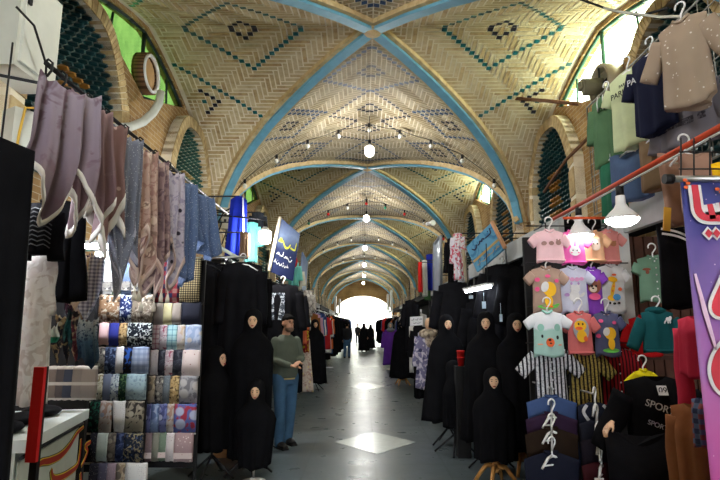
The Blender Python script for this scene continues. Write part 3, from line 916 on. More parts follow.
lowsc(92, 106, 252, 324, 3.9, check('pale_houndstooth', C(214, 214, 222), C(168, 168, 182), C(120, 120, 138), .028), 'pale houndstooth short scarf hanging to a point', skew=-.06, seed=24)
lowsc(96, 112, 238, 262, 4.4, plain('folded_white_cloth', C(222, 228, 232), .8), 'folded white cloth behind the houndstooth scarf', seed=25, zig=.05)
mb_ = MB(); a = at(62, 250, 4.2); b = at(112, 250, 4.2); mb_.tube([a, b], .012, 8); mb_.tube([a, V((-3.19, a.y, a.z))], .012, 8)
tag(mb_.build('scarf_bar', STEEL), 'short steel bar holding the teal and plum short scarves', 'rail')

# dark patterned heap of scarves and the ombre blue one
M_heap = floral('black_gold_print', C(30, 28, 34), C(120, 100, 70), C(170, 156, 128), 16, .25)
lowsc(56, 74, 312, 366, 4.0, M_heap, 'black and gold printed scarf hung left of the blue ombre scarf', seed=31, zig=.4, nz=2, g='dark printed scarves above the counter')
lowsc(68, 80, 306, 352, 3.95, floral('dark_teal_print', C(26, 62, 62), C(40, 84, 84), C(18, 30, 34), 18), 'dark teal printed scarf in the middle of the dark scarves', seed=32, zig=.4, nz=1.5, g='dark printed scarves above the counter')
lowsc(74, 88, 308, 366, 3.9, floral('maroon_sand_print', C(88, 40, 48), C(150, 132, 108), C(34, 30, 34), 13, .3), 'maroon and sand printed scarf beside the blue ombre scarf', seed=33, zig=.4, nz=1.5, g='dark printed scarves above the counter')
lowsc(80, 99, 316, 370, 3.85, ombre('blue_ombre_cloth', [(0, C(26, 42, 58)), (.5, C(66, 92, 112)), (1, C(176, 182, 182))], 2, -.36, 0, C(40, 56, 80)), 'blue ombre scarf fading from pale grey to navy', seed=34, zig=.25, nz=1, g='dark printed scarves above the counter')
lowsc(43, 58, 322, 343, 3.1, ombre('white_teal_edge_cloth', [(0, C(40, 130, 110)), (.25, C(40, 130, 110)), (.3, C(222, 230, 230)), (1, C(226, 230, 234))], 2, -.12, 0), 'small white cloth with a teal edge beside the red strip', seed=35, zig=.05, g='dark printed scarves above the counter')
bands = [(48, 58, C(122, 108, 102)), (58, 66, C(92, 84, 84)), (65, 74, C(66, 70, 86)), (74, 84, C(140, 130, 126)), (82, 98, C(150, 138, 132))]
for k, (pa, pb, c) in enumerate(bands):
    a, b = at(pa, 366, 4.15), at(pb, 366, 4.15)
    packet('folded banded scarf, %s from the left above the white counter' % ORD[k], (a + b) / 2, (b - a).length, a.z - at(pa, 400, 4.15).z,
           stripe('banded_%d' % k, c, C(196, 188, 182), .12, .82, 2), group='banded scarves above the counter')

# ---- the two display boards of folded scarves
w_ = C
FL = floral; SP = speckle
PK = {
 'whitegrey': plain('p_white', C(214, 220, 224), .8, .06), 'sage': plain('p_sage', C(96, 122, 100), .8, .1), 'bluefleck': SP('p_bluefleck', C(92, 108, 140), C(130, 146, 176), 80), 'brown': plain('p_brown', C(128, 104, 90), .8, .1),
 'slate': SP('p_slate', C(106, 114, 122), C(140, 148, 156), 80), 'brownfl': FL('p_brownfl', C(134, 104, 80), C(208, 200, 184), C(70, 56, 46), 24, .3), 'navywht': FL('p_navywht', C(30, 44, 92), C(206, 214, 226), C(26, 36, 76), 30, .2),
 'greybrfl': FL('p_greybrfl', C(124, 112, 100), C(196, 186, 172), C(74, 66, 60), 26, .28), 'pink': plain('p_pink', C(226, 190, 194), .8, .04), 'royal': plain('p_royal', C(44, 52, 140), .8, .08),
 'goldfl': FL('p_goldfl', C(188, 158, 112), C(90, 70, 50), C(214, 190, 146), 34, .3), 'blkwht': FL('p_blkwht', C(26, 30, 42), C(214, 220, 222), C(20, 24, 34), 34, .22), 'greyfl': FL('p_greyfl', C(126, 122, 118), C(60, 58, 62), C(190, 186, 176), 26, .3),
 'navyfl': FL('p_navyfl', C(40, 50, 76), C(96, 112, 144), C(28, 34, 56), 26, .3), 'dkblue': FL('p_dkblue', C(36, 32, 42), C(48, 92, 178), C(30, 28, 40), 12, .2), 'latt': check('p_latt', C(128, 140, 170), C(142, 154, 182), C(160, 172, 196), .05),
 'creamfl': FL('p_creamfl', C(214, 210, 196), C(150, 138, 108), C(92, 96, 104), 24, .2), 'periw': plain('p_periw', C(122, 132, 160), .8, .08), 'whtblfl': FL('p_whtblfl', C(206, 216, 224), C(92, 108, 140), C(120, 136, 160), 40, .2),
 'greenfl': FL('p_greenfl', C(30, 56, 44), C(92, 120, 80), C(22, 34, 34), 30, .2), 'aqua': FL('p_aqua', C(160, 184, 194), C(138, 160, 174), C(120, 134, 150), 24, .2), 'dkgreen': FL('p_dkgreen', C(24, 34, 34), C(40, 96, 78), C(18, 22, 26), 24, .2),
 'rosegrey': FL('p_rosegrey', C(190, 182, 180), C(160, 130, 118), C(140, 146, 164), 12, .2), 'whtdot': SP('p_whtdot', C(226, 224, 226), C(120, 116, 124), 60, .16, rand=.3), 'taupefl': FL('p_taupefl', C(150, 142, 128), C(58, 54, 52), C(172, 164, 150), 13, .25),
 'blkspk': SP('p_blkspk', C(40, 40, 52), C(150, 148, 150), 70, .2), 'mint': SP('p_mint', C(196, 208, 206), C(160, 176, 176), 60, .2), 'bark': FL('p_bark', C(110, 102, 96), C(80, 74, 72), C(150, 142, 132), 22), 'navy': FL('p_navy', C(44, 56, 92), C(84, 96, 136), C(30, 38, 66), 20),
 'navygold': FL('p_navygold', C(34, 42, 62), C(150, 140, 112), C(70, 84, 116), 32, .26), 'plumspk': SP('p_plumspk', C(84, 82, 104), C(160, 160, 176), 60, .2), 'mauve': SP('p_mauve', C(150, 132, 146), C(190, 176, 186), 50, .2), 'sand': FL('p_sand', C(190, 176, 156), C(150, 136, 116), C(110, 102, 96), 14),
 'redplaid': check('p_redplaid', C(44, 48, 78), C(128, 44, 54), C(150, 110, 104), .085), 'hound': check('p_hound', C(196, 178, 138), C(110, 98, 76), C(34, 32, 34), .022), 'greybg': plain('p_greybg', C(160, 148, 142), .8, .08), 'cream': plain('p_cream', C(212, 202, 160), .8, .05),
 'nblack': plain('p_nblack', C(26, 28, 44), .8, .1), 'pinklat': check('p_pinklat', C(222, 202, 206), C(196, 150, 160), C(170, 110, 128), .045, .3), 'pinkplum': FL('p_pinkplum', C(210, 196, 204), C(150, 84, 104), C(180, 160, 170), 18), 'cyanlat': check('p_cyanlat', C(168, 206, 214), C(126, 170, 186), C(92, 130, 150), .05, .2),
 'creamsw': FL('p_creamsw', C(214, 206, 198), C(190, 168, 148), C(196, 186, 190), 12), 'skyfl': FL('p_skyfl', C(186, 196, 222), C(150, 168, 206), C(210, 200, 196), 10, .2), 'dark': FL('p_dark', C(52, 54, 66), C(80, 82, 92), C(40, 40, 52), 20), 'lace': SP('p_lace', C(224, 208, 208), C(168, 120, 124), 22, .16),
 'greyfog': FL('p_greyfog', C(160, 158, 164), C(116, 114, 122), C(186, 182, 184), 9, .3), 'violet': FL('p_violet', C(110, 116, 166), C(70, 74, 118), C(170, 176, 206), 12, .25), 'skyblue': FL('p_skyblue', C(120, 140, 180), C(160, 176, 206), C(90, 108, 150), 14), 'bluered': FL('p_bluered', C(96, 108, 176), C(170, 60, 80), C(180, 188, 216), 8, .3),
 'mauve2': SP('p_mauve2', C(142, 122, 130), C(176, 158, 164), 60, .2), 'sage2': SP('p_sage2', C(140, 140, 130), C(170, 168, 158), 60, .2), 'green2': SP('p_green2', C(120, 138, 122), C(156, 170, 156), 60, .2), 'pkwhite': SP('p_pkwhite', C(222, 214, 218), C(190, 170, 180), 40, .2), 'lace2': SP('p_lace2', C(176, 150, 156), C(226, 214, 214), 34, .24)}
NAMES = {'whitegrey': 'white', 'sage': 'sage green', 'bluefleck': 'flecked blue', 'brown': 'plain brown', 'slate': 'slate grey', 'brownfl': 'brown floral', 'navywht': 'navy and white', 'greybrfl': 'grey brown floral', 'pink': 'plain pink', 'royal': 'royal blue', 'goldfl': 'gold floral', 'blkwht': 'black and white', 'greyfl': 'grey floral', 'navyfl': 'navy floral', 'dkblue': 'black with bright blue', 'latt': 'grey blue lattice', 'creamfl': 'cream floral', 'periw': 'dusty blue', 'whtblfl': 'white and blue floral', 'greenfl': 'dark green floral', 'aqua': 'pale aqua', 'dkgreen': 'black and green', 'rosegrey': 'rose grey', 'whtdot': 'white dotted', 'taupefl': 'taupe and black', 'blkspk': 'black speckled', 'mint': 'pale mint', 'bark': 'bark brown', 'navy': 'navy', 'navygold': 'navy and gold floral', 'plumspk': 'slate purple dotted', 'mauve': 'mauve', 'sand': 'sand', 'redplaid': 'red and navy plaid', 'hound': 'beige houndstooth', 'greybg': 'plain grey beige', 'cream': 'plain cream', 'nblack': 'plain midnight navy', 'pinklat': 'pink lattice', 'pinkplum': 'pink and plum', 'cyanlat': 'pale cyan lattice', 'creamsw': 'cream swirled', 'skyfl': 'sky blue floral', 'dark': 'dark charcoal', 'lace': 'white and pink lace', 'greyfog': 'smoky grey', 'violet': 'violet blue', 'skyblue': 'sky blue', 'bluered': 'blue and red', 'mauve2': 'dusky mauve', 'sage2': 'greyed sage', 'green2': 'soft green', 'pkwhite': 'pink white', 'lace2': 'mauve lace edged'}
LROWS = [(256, 296, [(106, 115, 'whitegrey'), (115, 124, 'sage'), (124, 134, 'bluefleck'), (134, 141, 'brown'), (141, 153, 'slate')]),
 (295, 324, [(100, 121, 'brownfl'), (121, 133, 'navywht'), (133, 154, 'greybrfl')]),
 (323, 347, [(100, 110, 'pink'), (110, 120, 'royal'), (120, 128, 'goldfl'), (128, 153, 'blkwht')]),
 (347, 375, [(97, 106, 'greyfl'), (106, 117, 'navyfl'), (117, 125, 'whtdot'), (125, 133, 'dkblue'), (133, 150, 'latt')]),
 (374, 402, [(96, 104, 'creamfl'), (104, 112, 'periw'), (112, 120, 'whtblfl'), (120, 127, 'greenfl'), (127, 147, 'aqua')]),
 (401, 434, [(91, 101, 'dkgreen'), (101, 113, 'rosegrey'), (113, 126, 'whtdot'), (126, 145, 'taupefl')]),
 (433, 463, [(91, 98, 'blkspk'), (98, 109, 'mint'), (109, 117, 'bark'), (117, 125, 'navy'), (125, 144, 'navygold')]),
 (463, 496, [(90, 99, 'blkspk'), (99, 108, 'plumspk'), (108, 117, 'mauve'), (117, 126, 'sand'), (126, 148, 'whtdot')])]
RROWS = [(258, 304, [(154, 168, 'redplaid'), (168, 182, 'redplaid'), (182, 202, 'hound')]),
 (303, 326, [(154, 164, 'greybg'), (164, 173, 'cream'), (173, 182, 'greybg'), (182, 202, 'nblack')]),
 (325, 351, [(153, 160, 'pinklat'), (160, 168, 'pinkplum'), (168, 178, 'cyanlat'), (178, 186, 'creamsw'), (186, 202, 'skyfl')]),
 (350, 377, [(151, 159, 'pkwhite'), (159, 166, 'dark'), (166, 174, 'pinkplum'), (174, 183, 'dark'), (183, 201, 'lace')]),
 (376, 405, [(149, 156, 'sand'), (156, 164, 'greyfl'), (164, 171, 'slate'), (171, 180, 'goldfl'), (180, 198, 'greyfog')]),
 (404, 434, [(146, 152, 'violet'), (152, 160, 'skyblue'), (160, 168, 'violet'), (168, 175, 'rosegrey'), (175, 197, 'bluered')]),
 (433, 463, [(146, 153, 'mauve2'), (153, 160, 'sage2'), (160, 167, 'green2'), (167, 175, 'pkwhite'), (175, 194, 'lace2')])]
for nm, rows, Y in (('left', LROWS, 4.85), ('right', RROWS, 5.0)):
    a, b = at(rows[3][2][0][0], 260, Y + .03), at(rows[3][2][-1][1], 260, Y + .03)
    zt = at(150, rows[0][0] + 2, Y + .03).z
    bd = empty('scarf_stand', ((a.x + b.x) / 2, Y + .03, 0), 0, 'black upright frame behind the %s panel of folded scarves' % nm, 'display stand'); hw = (b.x - a.x) / 2 + .03
    for s in (-1, 1):
        q = MB(); q.box((s * hw, .03, zt / 2), (.025, .025, zt)); q.build('post', BLACKPL, bd)
    q = MB(); q.box((0, .05, zt / 2 + .15), (hw * 2, .012, zt - .3)); q.build('back_panel', plain('stand_backing', C(30, 30, 34), .8), bd)
    for s in (-1, 1):
        q = MB(); q.box((s * hw, .03, .015), (.05, .4, .03)); q.build('foot', BLACKPL, bd)
    for ri, (y0, y1, items) in enumerate(rows):
        z0 = at(items[0][0], y0, Y).z
        q = MB(); q.tube([(-hw, 0, z0 - .012), (hw, 0, z0 - .012)], .009, 6); q.build('bar', STEEL, bd)
        for ii, (pa, pb, key) in enumerate(items):
            pa2, pb2 = at(pa, y0, Y), at(pb, y0, Y); r = random.Random(ri * 31 + ii)
            hgt = z0 - at(pa, y1 - 1.0 - r.random() * 1.4, Y).z
            packet('%s scarf, %s from left, %s row of the %s panel' % (NAMES[key], ORD[ii], ORD[ri], nm), V(((pa2.x + pb2.x) / 2, Y, z0)), (pb2.x - pa2.x) * .97, hgt, PK[key],
                   tilt=(-.10 if key == 'whtdot' and ri == 5 else r.uniform(-.015, .015)), group='folded scarves on the %s panel' % nm,
                   two=PK['lace'] if key in ('lace2', 'mauve2', 'green2') else (PK['greyfl'] if ri == 0 and nm == 'left' else None))

# ---- nearest black garment, its red strip and the lace dress
garment('abaya', 'blurred black abaya hanging nearest the camera at the left edge', 'abaya', at(-53, 126, 1.75), R(4), w=.62, h=1.75, m=BLACK, sleeve=None, waist=0, flare=.02, fold=.03, nf=9, t=.10, seed=3, slope=.4)
hanger(at(-53, 126, 1.75) + V((0, 0, -.01)), 0, .4, WHITE_PL, 'white hanger holding the blurred black abaya nearest the camera', 'clothes hangers')
q = MB(); a = at(31, 367, 2.3); b = at(41, 462, 2.3)
q.box(((a.x + b.x) / 2, 2.3, (a.z + b.z) / 2), (.045, .02, a.z - b.z)); rs_ = tag(q.build('red_strip', plain('red_vinyl', C(214, 30, 34), .5, .05)), 'upright red strip beside the nearest black abaya', 'strip')
q = MB(); vbox_ = q.box(((a.x + b.x) / 2, 2.325, a.z / 2), (.03, .025, a.z)); q.box(((a.x + b.x) / 2, 2.33, .01), (.2, .2, .02)); q.build('post', BLACKPL, rs_)
a = at(-2, 169, 2.75); tl = empty('tube_lamp', a, R(65), 'bright tube lamp at the far left edge beside the nearest abaya', 'lamp')
q = MB(); q.tube([(-.13, 0, 0), (.13, 0, 0)], .03, 10); q.build('tube', emit('left_tube_glow', (.92, .97, 1, 1), 45), tl)
q = MB(); q.box((0, .0, .05), (.30, .09, .03)); q.build('housing', WHITE_PL, tl)
q = MB(); q.cyl((0, 0, .06), (0, 0, .75), .006, 6); q.build('rod', DARKMETAL, tl)
g_, f_ = garment('blouse', 'black blouse with grey embroidered chevrons down its front', 'blouse', at(44, 203, 2.9), R(20), w=.17, h=.29, m=BLACK, sleeve=(.26, 86, .10, .09), fold=.008, t=.06, seed=5, slope=.15)
e_ = MB()
for k in range(9):
    z = -.04 - k * .026
    ribbon(e_, [(-.06, z - .018), (-.03, z + .002), (0, z - .010), (.03, z + .002), (.06, z - .018)], .006, -.003, 0, 0, 2)
decal(g_, f_, 'embroidery', e_, plain('grey_thread', C(74, 74, 78), .7))
garment('lace_dress', 'white flecked dress hanging under the embroidered black blouse', 'dress', at(42, 254, 3.0), R(15), w=.14, h=.84, m=FL('white_peach_lace', C(226, 220, 220), C(202, 190, 188), C(216, 206, 206), 12, .3), sleeve=(.3, 86, .07, .05), flare=.03, fold=.014, nf=6, t=.05, seed=6, slope=.1)
garment('abaya', 'narrow black abaya hanging between the embroidered blouse and the teal scarf', 'abaya', at(60, 200, 3.3), R(30), w=.22, h=.66, m=BLACK, sleeve=(.56, 84, .12, .12), fold=.012, t=.06, seed=7, slope=.12)

a = at(101, 247, 4.38); tl = empty('tube_lamp', a, 0, 'short lit tube lamp behind the scarves, above the left panel of folded scarves', 'lamp')
q = MB(); q.tube([(-.16, 0, 0), (.28, 0, 0)], .022, 10); q.build('tube', emit('left_stall_glow', (.92, .97, 1, 1), 120), tl)
q = MB(); q.box((.06, .0, .04), (.48, .07, .03)); q.build('housing', WHITE_PL, tl)
q = MB(); q.cyl((0, 0, .05), (0, 0, .55), .006, 6); q.build('rod', DARKMETAL, tl)
# ---- counter with the painted cloth
p0 = V((-2.12, 3.16, 0)); crz = math.atan2(1.04, -.21)
ctr = empty('counter', p0, crz, 'white counter with a red and yellow lettered cloth on its front', 'counter')
q = MB(); q.box((.52, .28, .44), (1.08, .5, .88)); q.build('body', plain('counter_white', C(206, 212, 210), .6, .06), ctr)
q = MB(); q.box((.52, .26, .915), (1.14, .6, .07)); q.build('top', plain('counter_top_white', C(216, 222, 222), .4, .04), ctr)
q = MB(); q.box((.52, .015, .42), (1.06, .012, .80)); bn = q.build('cloth', plain('banner_cloth', C(188, 192, 186), .8, .08), ctr)
q = MB(); q.tube([(-.02, 0, .845), (1.08, 0, .845)], .012, 8); q.build('cloth_rod', DARKMETAL, ctr)
strokes = [([(84, 427), (77.8, 433), (70.7, 445), (61.9, 455), (51, 460.5), (41, 463), (34, 474)], [.012, .022, .034, .04, .04, .03, .03]),
 ([(81.5, 439), (80.6, 452), (78, 465), (70.7, 472), (62, 477), (54, 478), (52, 470)], [.014, .022, .03, .034, .036, .036, .02]),
 ([(91, 442), (86, 446), (88, 451), (85, 460), (82, 466)], [.02, .026, .022, .02, .016]),
 ([(81, 473), (81.5, 486)], [.02, .026])]
for nm, ex, yy, m_ in (('lettering_outline', .022, .006, plain('letter_black', C(36, 40, 36), .6)), ('lettering_edge', .013, .003, plain('letter_yellow', C(222, 200, 50), .6)), ('lettering', 0, 0, plain('letter_red', C(168, 44, 26), .6))):  # black outline under the yellow edge and the red strokes
    q = MB()
    for pts, ws in strokes:
        ribbon(q, [plane_px(x, y, p0, crz) for x, y in pts], [w + ex for w in ws], yy + .003, yy + .0005, 0, 5)
    q.build(nm, m_, bn, loc=(0, 0, 0))
for k, (dx, dy, L) in enumerate(((.15, .2, .34), (.5, .22, .3), (.8, .2, .28))):
    q = MB(); q.ell((0, 0, .035), (L * .5, .13, .04), n=16, m=8); c = Matrix.Rotation(crz, 4, 'Z') @ V((dx, dy, 0))
    tag(q.build('folded_cloth', BLACK2, loc=(p0.x + c.x, p0.y + c.y, .95), rz=crz), 'folded black cloth lying on the white counter, %s from the near end' % ORD[k], 'cloth', 'black cloths on the counter')
q = MB(); a, b = at(36, 400, 4.5), at(93, 400, 4.5); q.box((0, 0, 1.0), (b.x - a.x + .12, .04, 2.0)); tag(q.build('partition', plain('stand_backing', C(30, 30, 34), .8), loc=((a.x + b.x) / 2 - .1, 4.5, 0)), 'added dark backdrop sheet behind the banded scarves and the white counter', 'partition')  # dark sheet added as background so the brick wall stays hidden
# ---- cabinets on the wall
cA_, cB_ = atX(8, 56, -2.36), atX(45, 80, -2.36)
q = empty('electrical_cabinet', (-2.36, (cA_.y + cB_.y) / 2 + .13, cA_.z), 0, 'large white metal cabinet high on the left wall beside the lattice niche', 'cabinet')
k_ = MB(); k_.box((-.15, 0, .35), (.24, .44, .70)); k_.build('body', plain('cabinet_white', C(206, 208, 200), .5, .05), q)
k_ = MB(); k_.box((-.02, 0, .35), (.02, .38, .62)); k_.build('door', plain('cabinet_door', C(212, 214, 206), .45, .05), q)
k_ = MB(); k_.box((-.005, -.17, .5), (.02, .03, .10)); k_.build('latch', DARKMETAL, q)
k_ = MB(); k_.tube([(.0, -.3, .35), (.06, -.2, .28), (.05, -.02, .1), (.02, .05, -.15), (0, .1, -.3)], .008, 6); k_.build('cable', BLACKPL, q)
k_ = MB(); k_.box((-.54, -.15, .1), (.56, .03, .03)); k_.box((-.54, .15, .1), (.56, .03, .03)); k_.build('bracket', DARKMETAL, q)
q = empty('junction_box', at(27, 150, 3.3), R(60), 'small white box with a yellow cable below the large cabinet', 'box')
k_ = MB(); k_.box((0, .1, .13), (.18, .16, .30)); k_.build('body', plain('box_grey_white', C(190, 192, 184), .5, .1), q)
k_ = MB(); k_.tube([(-.07, 0, -.1), (-.06, -.005, .1), (-.04, -.005, .28), (.02, 0, .30), (.04, .02, .34), (.06, .02, .38)], .009, 6); k_.build('cable', plain('cable_yellow', C(200, 160, 60), .5), q)
q = empty('socket_box', at(227, 228, 9.6), R(12), 'beige switch box with dark sockets on the left pier beside the blue robe', 'switch box')
k_ = MB(); k_.box((0, .06, .19), (.22, .14, .40)); k_.build('body', plain('box_beige', C(200, 194, 178), .5, .06), q)
k_ = MB()
for x in (-.04, .04):
    for z in (.14, .24): k_.box((x, -.015, z), (.045, .02, .05))
k_.build('socket', BLACKPL, q)
for k, (pts, rad) in enumerate((([(196, 245), (206, 232), (216, 226), (224, 212), (236, 205)], .016), ([(190, 236), (204, 236), (212, 238), (219, 230), (222, 222)], .014), ([(192, 228), (200, 238), (212, 246), (222, 244), (226, 232)], .012), ([(200, 222), (206, 236), (217, 240), (214, 252)], .010))):
    q = MB(); P_ = [at(x, y, 9.3 + .1 * k) for x, y in pts]
    q.tube([P_[0].lerp(P_[1], t / 4) for t in range(4)] + P_[1:], rad, 6)
    tag(q.build('cable', BLACKPL), ['thick dark cable running up to the beige switch box', 'dark cable looping left of the beige switch box', 'thin dark cable sagging below the beige switch box', 'thin dark cable hanging from the pier tangle'][k], 'cable', 'cables on the left pier')
q = MB(); q.tube([at(194, 232, 6.6), at(238, 258, 6.2)], .022, 8); tag(q.build('awning_pole', plain('pole_pale', C(196, 204, 198), .4, .06)), 'pale pole slanting down to the abaya rail on the left', 'pole')
q = MB(); q.tube([at(200, 258, 6.15), at(246, 257, 6.15)], .016, 8); q.tube([at(202, 258, 6.15), at(202, 258, 6.15) + V((-.9, .0, .0))], .016, 8)
tag(q.build('abaya_rail', STEEL), 'steel rail from which the left black abayas hang', 'rail')
q = MB(); c = at(168, 120, 8.3); q.tube([c + V((-.1, .3, -.05)), c + V((.05, 0, -.9))], .10, 14)
tag(q.build('vent_pipe', plain('pipe_cement', C(140, 138, 126), .8, .15)), 'grey cement pipe beside the green glass window', 'pipe')
# ---- abayas and display heads by the walkway on the left
for k, (px, py, Y, h, w, lab) in enumerate(((243, 262, 6.2, 2.0, .46, 'long black abaya hanging on the walkway end of the left rail'), (226, 264, 6.45, 1.95, .42, 'long black abaya second along the left rail, behind the walkway one'),
        (206, 262, 6.2, 2.15, .36, 'long black abaya hanging right beside the folded scarf panel'), (252, 270, 6.62, 2.1, .40, 'long black abaya behind the one at the rail end'))):
    garment('abaya', lab, 'abaya', at(px, py, Y), R((6, -8, 10, -5)[k]), w=w, h=h, m=BLACK if k % 2 else BLACK2, sleeve=(.58, 87, .17, .14), flare=.08, fold=.03, nf=9, t=.08, seed=40 + k, slope=.3, group='black abayas on the left rail')
    hanger(at(px, py, Y) + V((0, 0, -.015)), 0, .36, WHITE_PL if k == 0 else DARKMETAL, lab.replace('long black abaya', 'hanger of the black abaya'), 'clothes hangers')
f1 = at(252, 322, 5.86); b1 = atZ(250, 468)
chador('mannequin', 'tall black chador mannequin with pale face on the left walkway edge', (f1.x, 5.92, 0), R(8), f1.z + .15, .2, .21, seed=1, base='tripod', group='left chador mannequins', deep=.17)
f2 = at(255, 393, 5.58); chador('mannequin', 'short black chador mannequin with pale face in front of the tall one', (f2.x, 5.64, 0), R(4), f2.z + .14, .17, .15, seed=2, base='disc', group='left chador mannequins', s=.92, deep=.13)
f3 = at(217, 360, 5.75); chador('mannequin', 'black chador mannequin turned sideways beside the folded scarf panel', (f3.x - .03, 5.82, 0), R(62), f3.z + .15, .30, .17, seed=3, base='tripod', group='left chador mannequins', deep=.16)
q = at(224, 448, 6.2)
for k, (px, d) in enumerate(((219, 0), (230, .03))):
    c = atZ(px, 458); b = empty('cardboard_box', (c.x, c.y, 0), R(8 - 10 * k), ('left' if k == 0 else 'right') + ' brown cardboard box on the floor under the left abayas', 'box', 'cardboard boxes under the abayas')
    m_ = MB(); m_.box((0, .12, .105), (.19, .24, .21)); m_.build('carton', plain('cardboard', C(150, 104, 66), .8, .12), b)
    m_ = MB(); m_.box((0, .12, .2125), (.05, .235, .004)); m_.build('tape', plain('tape_tan', C(176, 138, 92), .4), b)
# ================================================================== right side
PANEL = plain('stall_black_panel', C(26, 26, 28), .8, .2)
GREYW = plain('fascia_grey_white', C(176, 180, 182), .55, .14, 0, .4, 4)
def vbox(mb, x0, x1, y0, y1, z0, z1, mi=0): return mb.box(((x0 + x1) / 2, (y0 + y1) / 2, (z0 + z1) / 2), (abs(x1 - x0), abs(y1 - y0), abs(z1 - z0)), mi)
# fascia of the right stall; roof and black back added to darken it
XF = 1.86
zb = atX(516, 259, XF).z; zt = zb + .25
st = empty('stall_canopy', (XF, 6.6, 0), 0, 'grey white metal box fascia with an added shading roof over the right abaya stall', 'canopy')
q = MB(); vbox(q, 0, .06, -1.35, 3.2, zb, zt); q.build('fascia', GREYW, st)
q = MB(); vbox(q, .44, .50, -4.0, -1.35, zb, zt); q.build('fascia', GREYW, st)
q = MB(); vbox(q, .06, 1.3, -1.35, 3.2, zt - .05, zt - .01); q.build('roof', PANEL, st)
for y in (-1.0, .6, 2.0):
    q = MB(); vbox(q, -.008, 0, y - .01, y + .01, zb, zt); q.build('seam', DARKMETAL, st)
for y in (-1.2, 3.1):
    q = MB(); vbox(q, .08, .14, y - .03, y + .03, 0, zb + .1); q.build('post', DARKMETAL, st)
q = MB(); vbox(q, 1.20, 1.26, -1.3, 3.1, 0, 2.5); q.build('back_panel', PANEL, st)
# partition behind the kids clothes
pt = empty('partition', (2.35, 4.86, 0), 0, 'dark panel with a white edge behind the rows of children tops', 'partition')
q = MB(); vbox(q, -.98, .0, 0, .04, .05, 2.42); q.build('panel', PANEL, pt)
a = at(627, 300, 4.84); q = MB(); vbox(q, a.x - 2.35 - .05, a.x - 2.35 + .05, -.05, 0, .05, 2.62); q.build('edge_board', plain('edge_white', C(214, 216, 216), .5, .06), pt)
wl = empty('slatted_panel', (2.75, 5.0, 0), 0, 'brown wooden slatted panel behind the green button shirt', 'panel')
for k in range(8):
    q = MB(); vbox(q, -.36 + k * .098, -.275 + k * .098, 0, .03, .1, 2.45); q.build('slat', plain('brown_slat', C(82, 52, 42), .7, .3), wl)
q = MB(); vbox(q, -.38, .42, .03, .06, .1, 2.45); q.build('backing', PANEL, wl)
for z in (.5, 1.3, 2.1):
    q = MB(); vbox(q, -.38, .42, -.02, 0, z - .02, z + .02); q.build('batten', plain('brown_batten', C(66, 42, 34), .7, .3), wl)

# red rail with the lamps
XRR = 1.74
rp = lambda px: atX(px, 325 - .553 * (px - 361.5), XRR)
r0, r1 = rp(553), rp(735)
rl = empty('red_rail', r0, 0, 'red painted rail overhead with a cable along it, holding the cone lamps', 'rail')
q = MB(); q.tube([(0, 0, 0), r1 - r0], .017, 8); q.build('bar', plain('red_paint', C(196, 74, 44), .5, .15), rl)
q = MB(); q.tube([(0, 0, -.03), (r1 - r0) + V((0, 0, -.03))], .007, 6); q.build('cable', plain('cable_white', C(206, 206, 204), .5), rl)
q = MB(); c = rp(590); q.tube([at(563, 218, c.y) - r0, at(612, 218, c.y) - r0], .011, 8); q.build('cross_bar', plain('orange_red_paint', C(214, 84, 40), .5, .1), rl)
for px, nm, r in ((619, 'cone lamp nearest the camera under the red rail', .118), (578, 'cone lamp above the pink children tops', .11)):
    c = rp(px); pl = at(px, (220, 236)[px == 578], c.y); conelamp((c.x - .0, c.y, pl.z), nm, r, 'cone lamps', max(.01, c.z - pl.z - .25))

# wire grid and the upper row of clothes
XG = 2.22
zg1, zg0 = atX(655, 42, XG).z, zt + .01
gy0, gy1 = 2.5, 5.2
gr = empty('wire_grid', (XG, gy0, zg0), 0, 'pale wire grid panel high on the right carrying the upper clothes', 'grid panel')
q = MB(); n = int((gy1 - gy0) / .11)
for k in range(n + 1): q.tube([(0, k * .11, 0), (0, k * .11, zg1 - zg0)], .0045, 5)
q.build('upright_wires', WIRE, gr)
q = MB()
for k in range(int((zg1 - zg0) / .13) + 1): q.tube([(-.006, 0, k * .13), (-.006, gy1 - gy0, k * .13)], .0045, 5)
q.build('cross_wires', WIRE, gr)
q = MB(); q.tube([(0, 0, 0), (0, gy1 - gy0, 0), (0, gy1 - gy0, zg1 - zg0), (0, 0, zg1 - zg0), (0, 0, 0)], .009, 6); q.build('frame', WIRE, gr)
for k, y in enumerate((.5, 2.2)):
    q = MB(); q.tube([(0, y, (zg1 - zg0) * .7), (WX - XG + .02, y, (zg1 - zg0) * .75)], .012, 6); q.build('wall_bracket', DARKMETAL, gr)
UG = 'clothes on the high wire grid'
def up(pa, pb, pt_, pb_, X, m, label, cat, name, turn=-74, sleeve=None, wf=1.0, **kw):
    a, b = atX(pa, pt_, X), atX(pb, pt_, X); cx = (pa + pb) / 2
    c = atX(cx, pt_, X); h = c.z - atX(cx, pb_, X).z
    o = garment(name, label, cat, c, R(turn), w=abs(a.y - b.y) * wf, h=h, m=m, sleeve=sleeve, group=UG, **kw)
    hanger(c + V((-.0, 0, .0)), R(turn), abs(a.y - b.y) * .8, WHITE_PL, 'white hanger holding the ' + label.split(',')[0], 'clothes hangers')
    return o
g_, fy_ = up(665, 697, 19, 108, 1.90, speckle('beige_fleck_shirt', C(160, 142, 124), C(214, 206, 196), 24, .17, base2=C(150, 132, 116)), 'beige flecked long shirt, topmost on the high wire grid', 'shirt', 'long_shirt', -62, (.25, 62, .15, .12), fold=.016, nf=5, t=.06, seed=60, hemz=.05, collar=plain('beige_collar', C(166, 148, 130), .8))
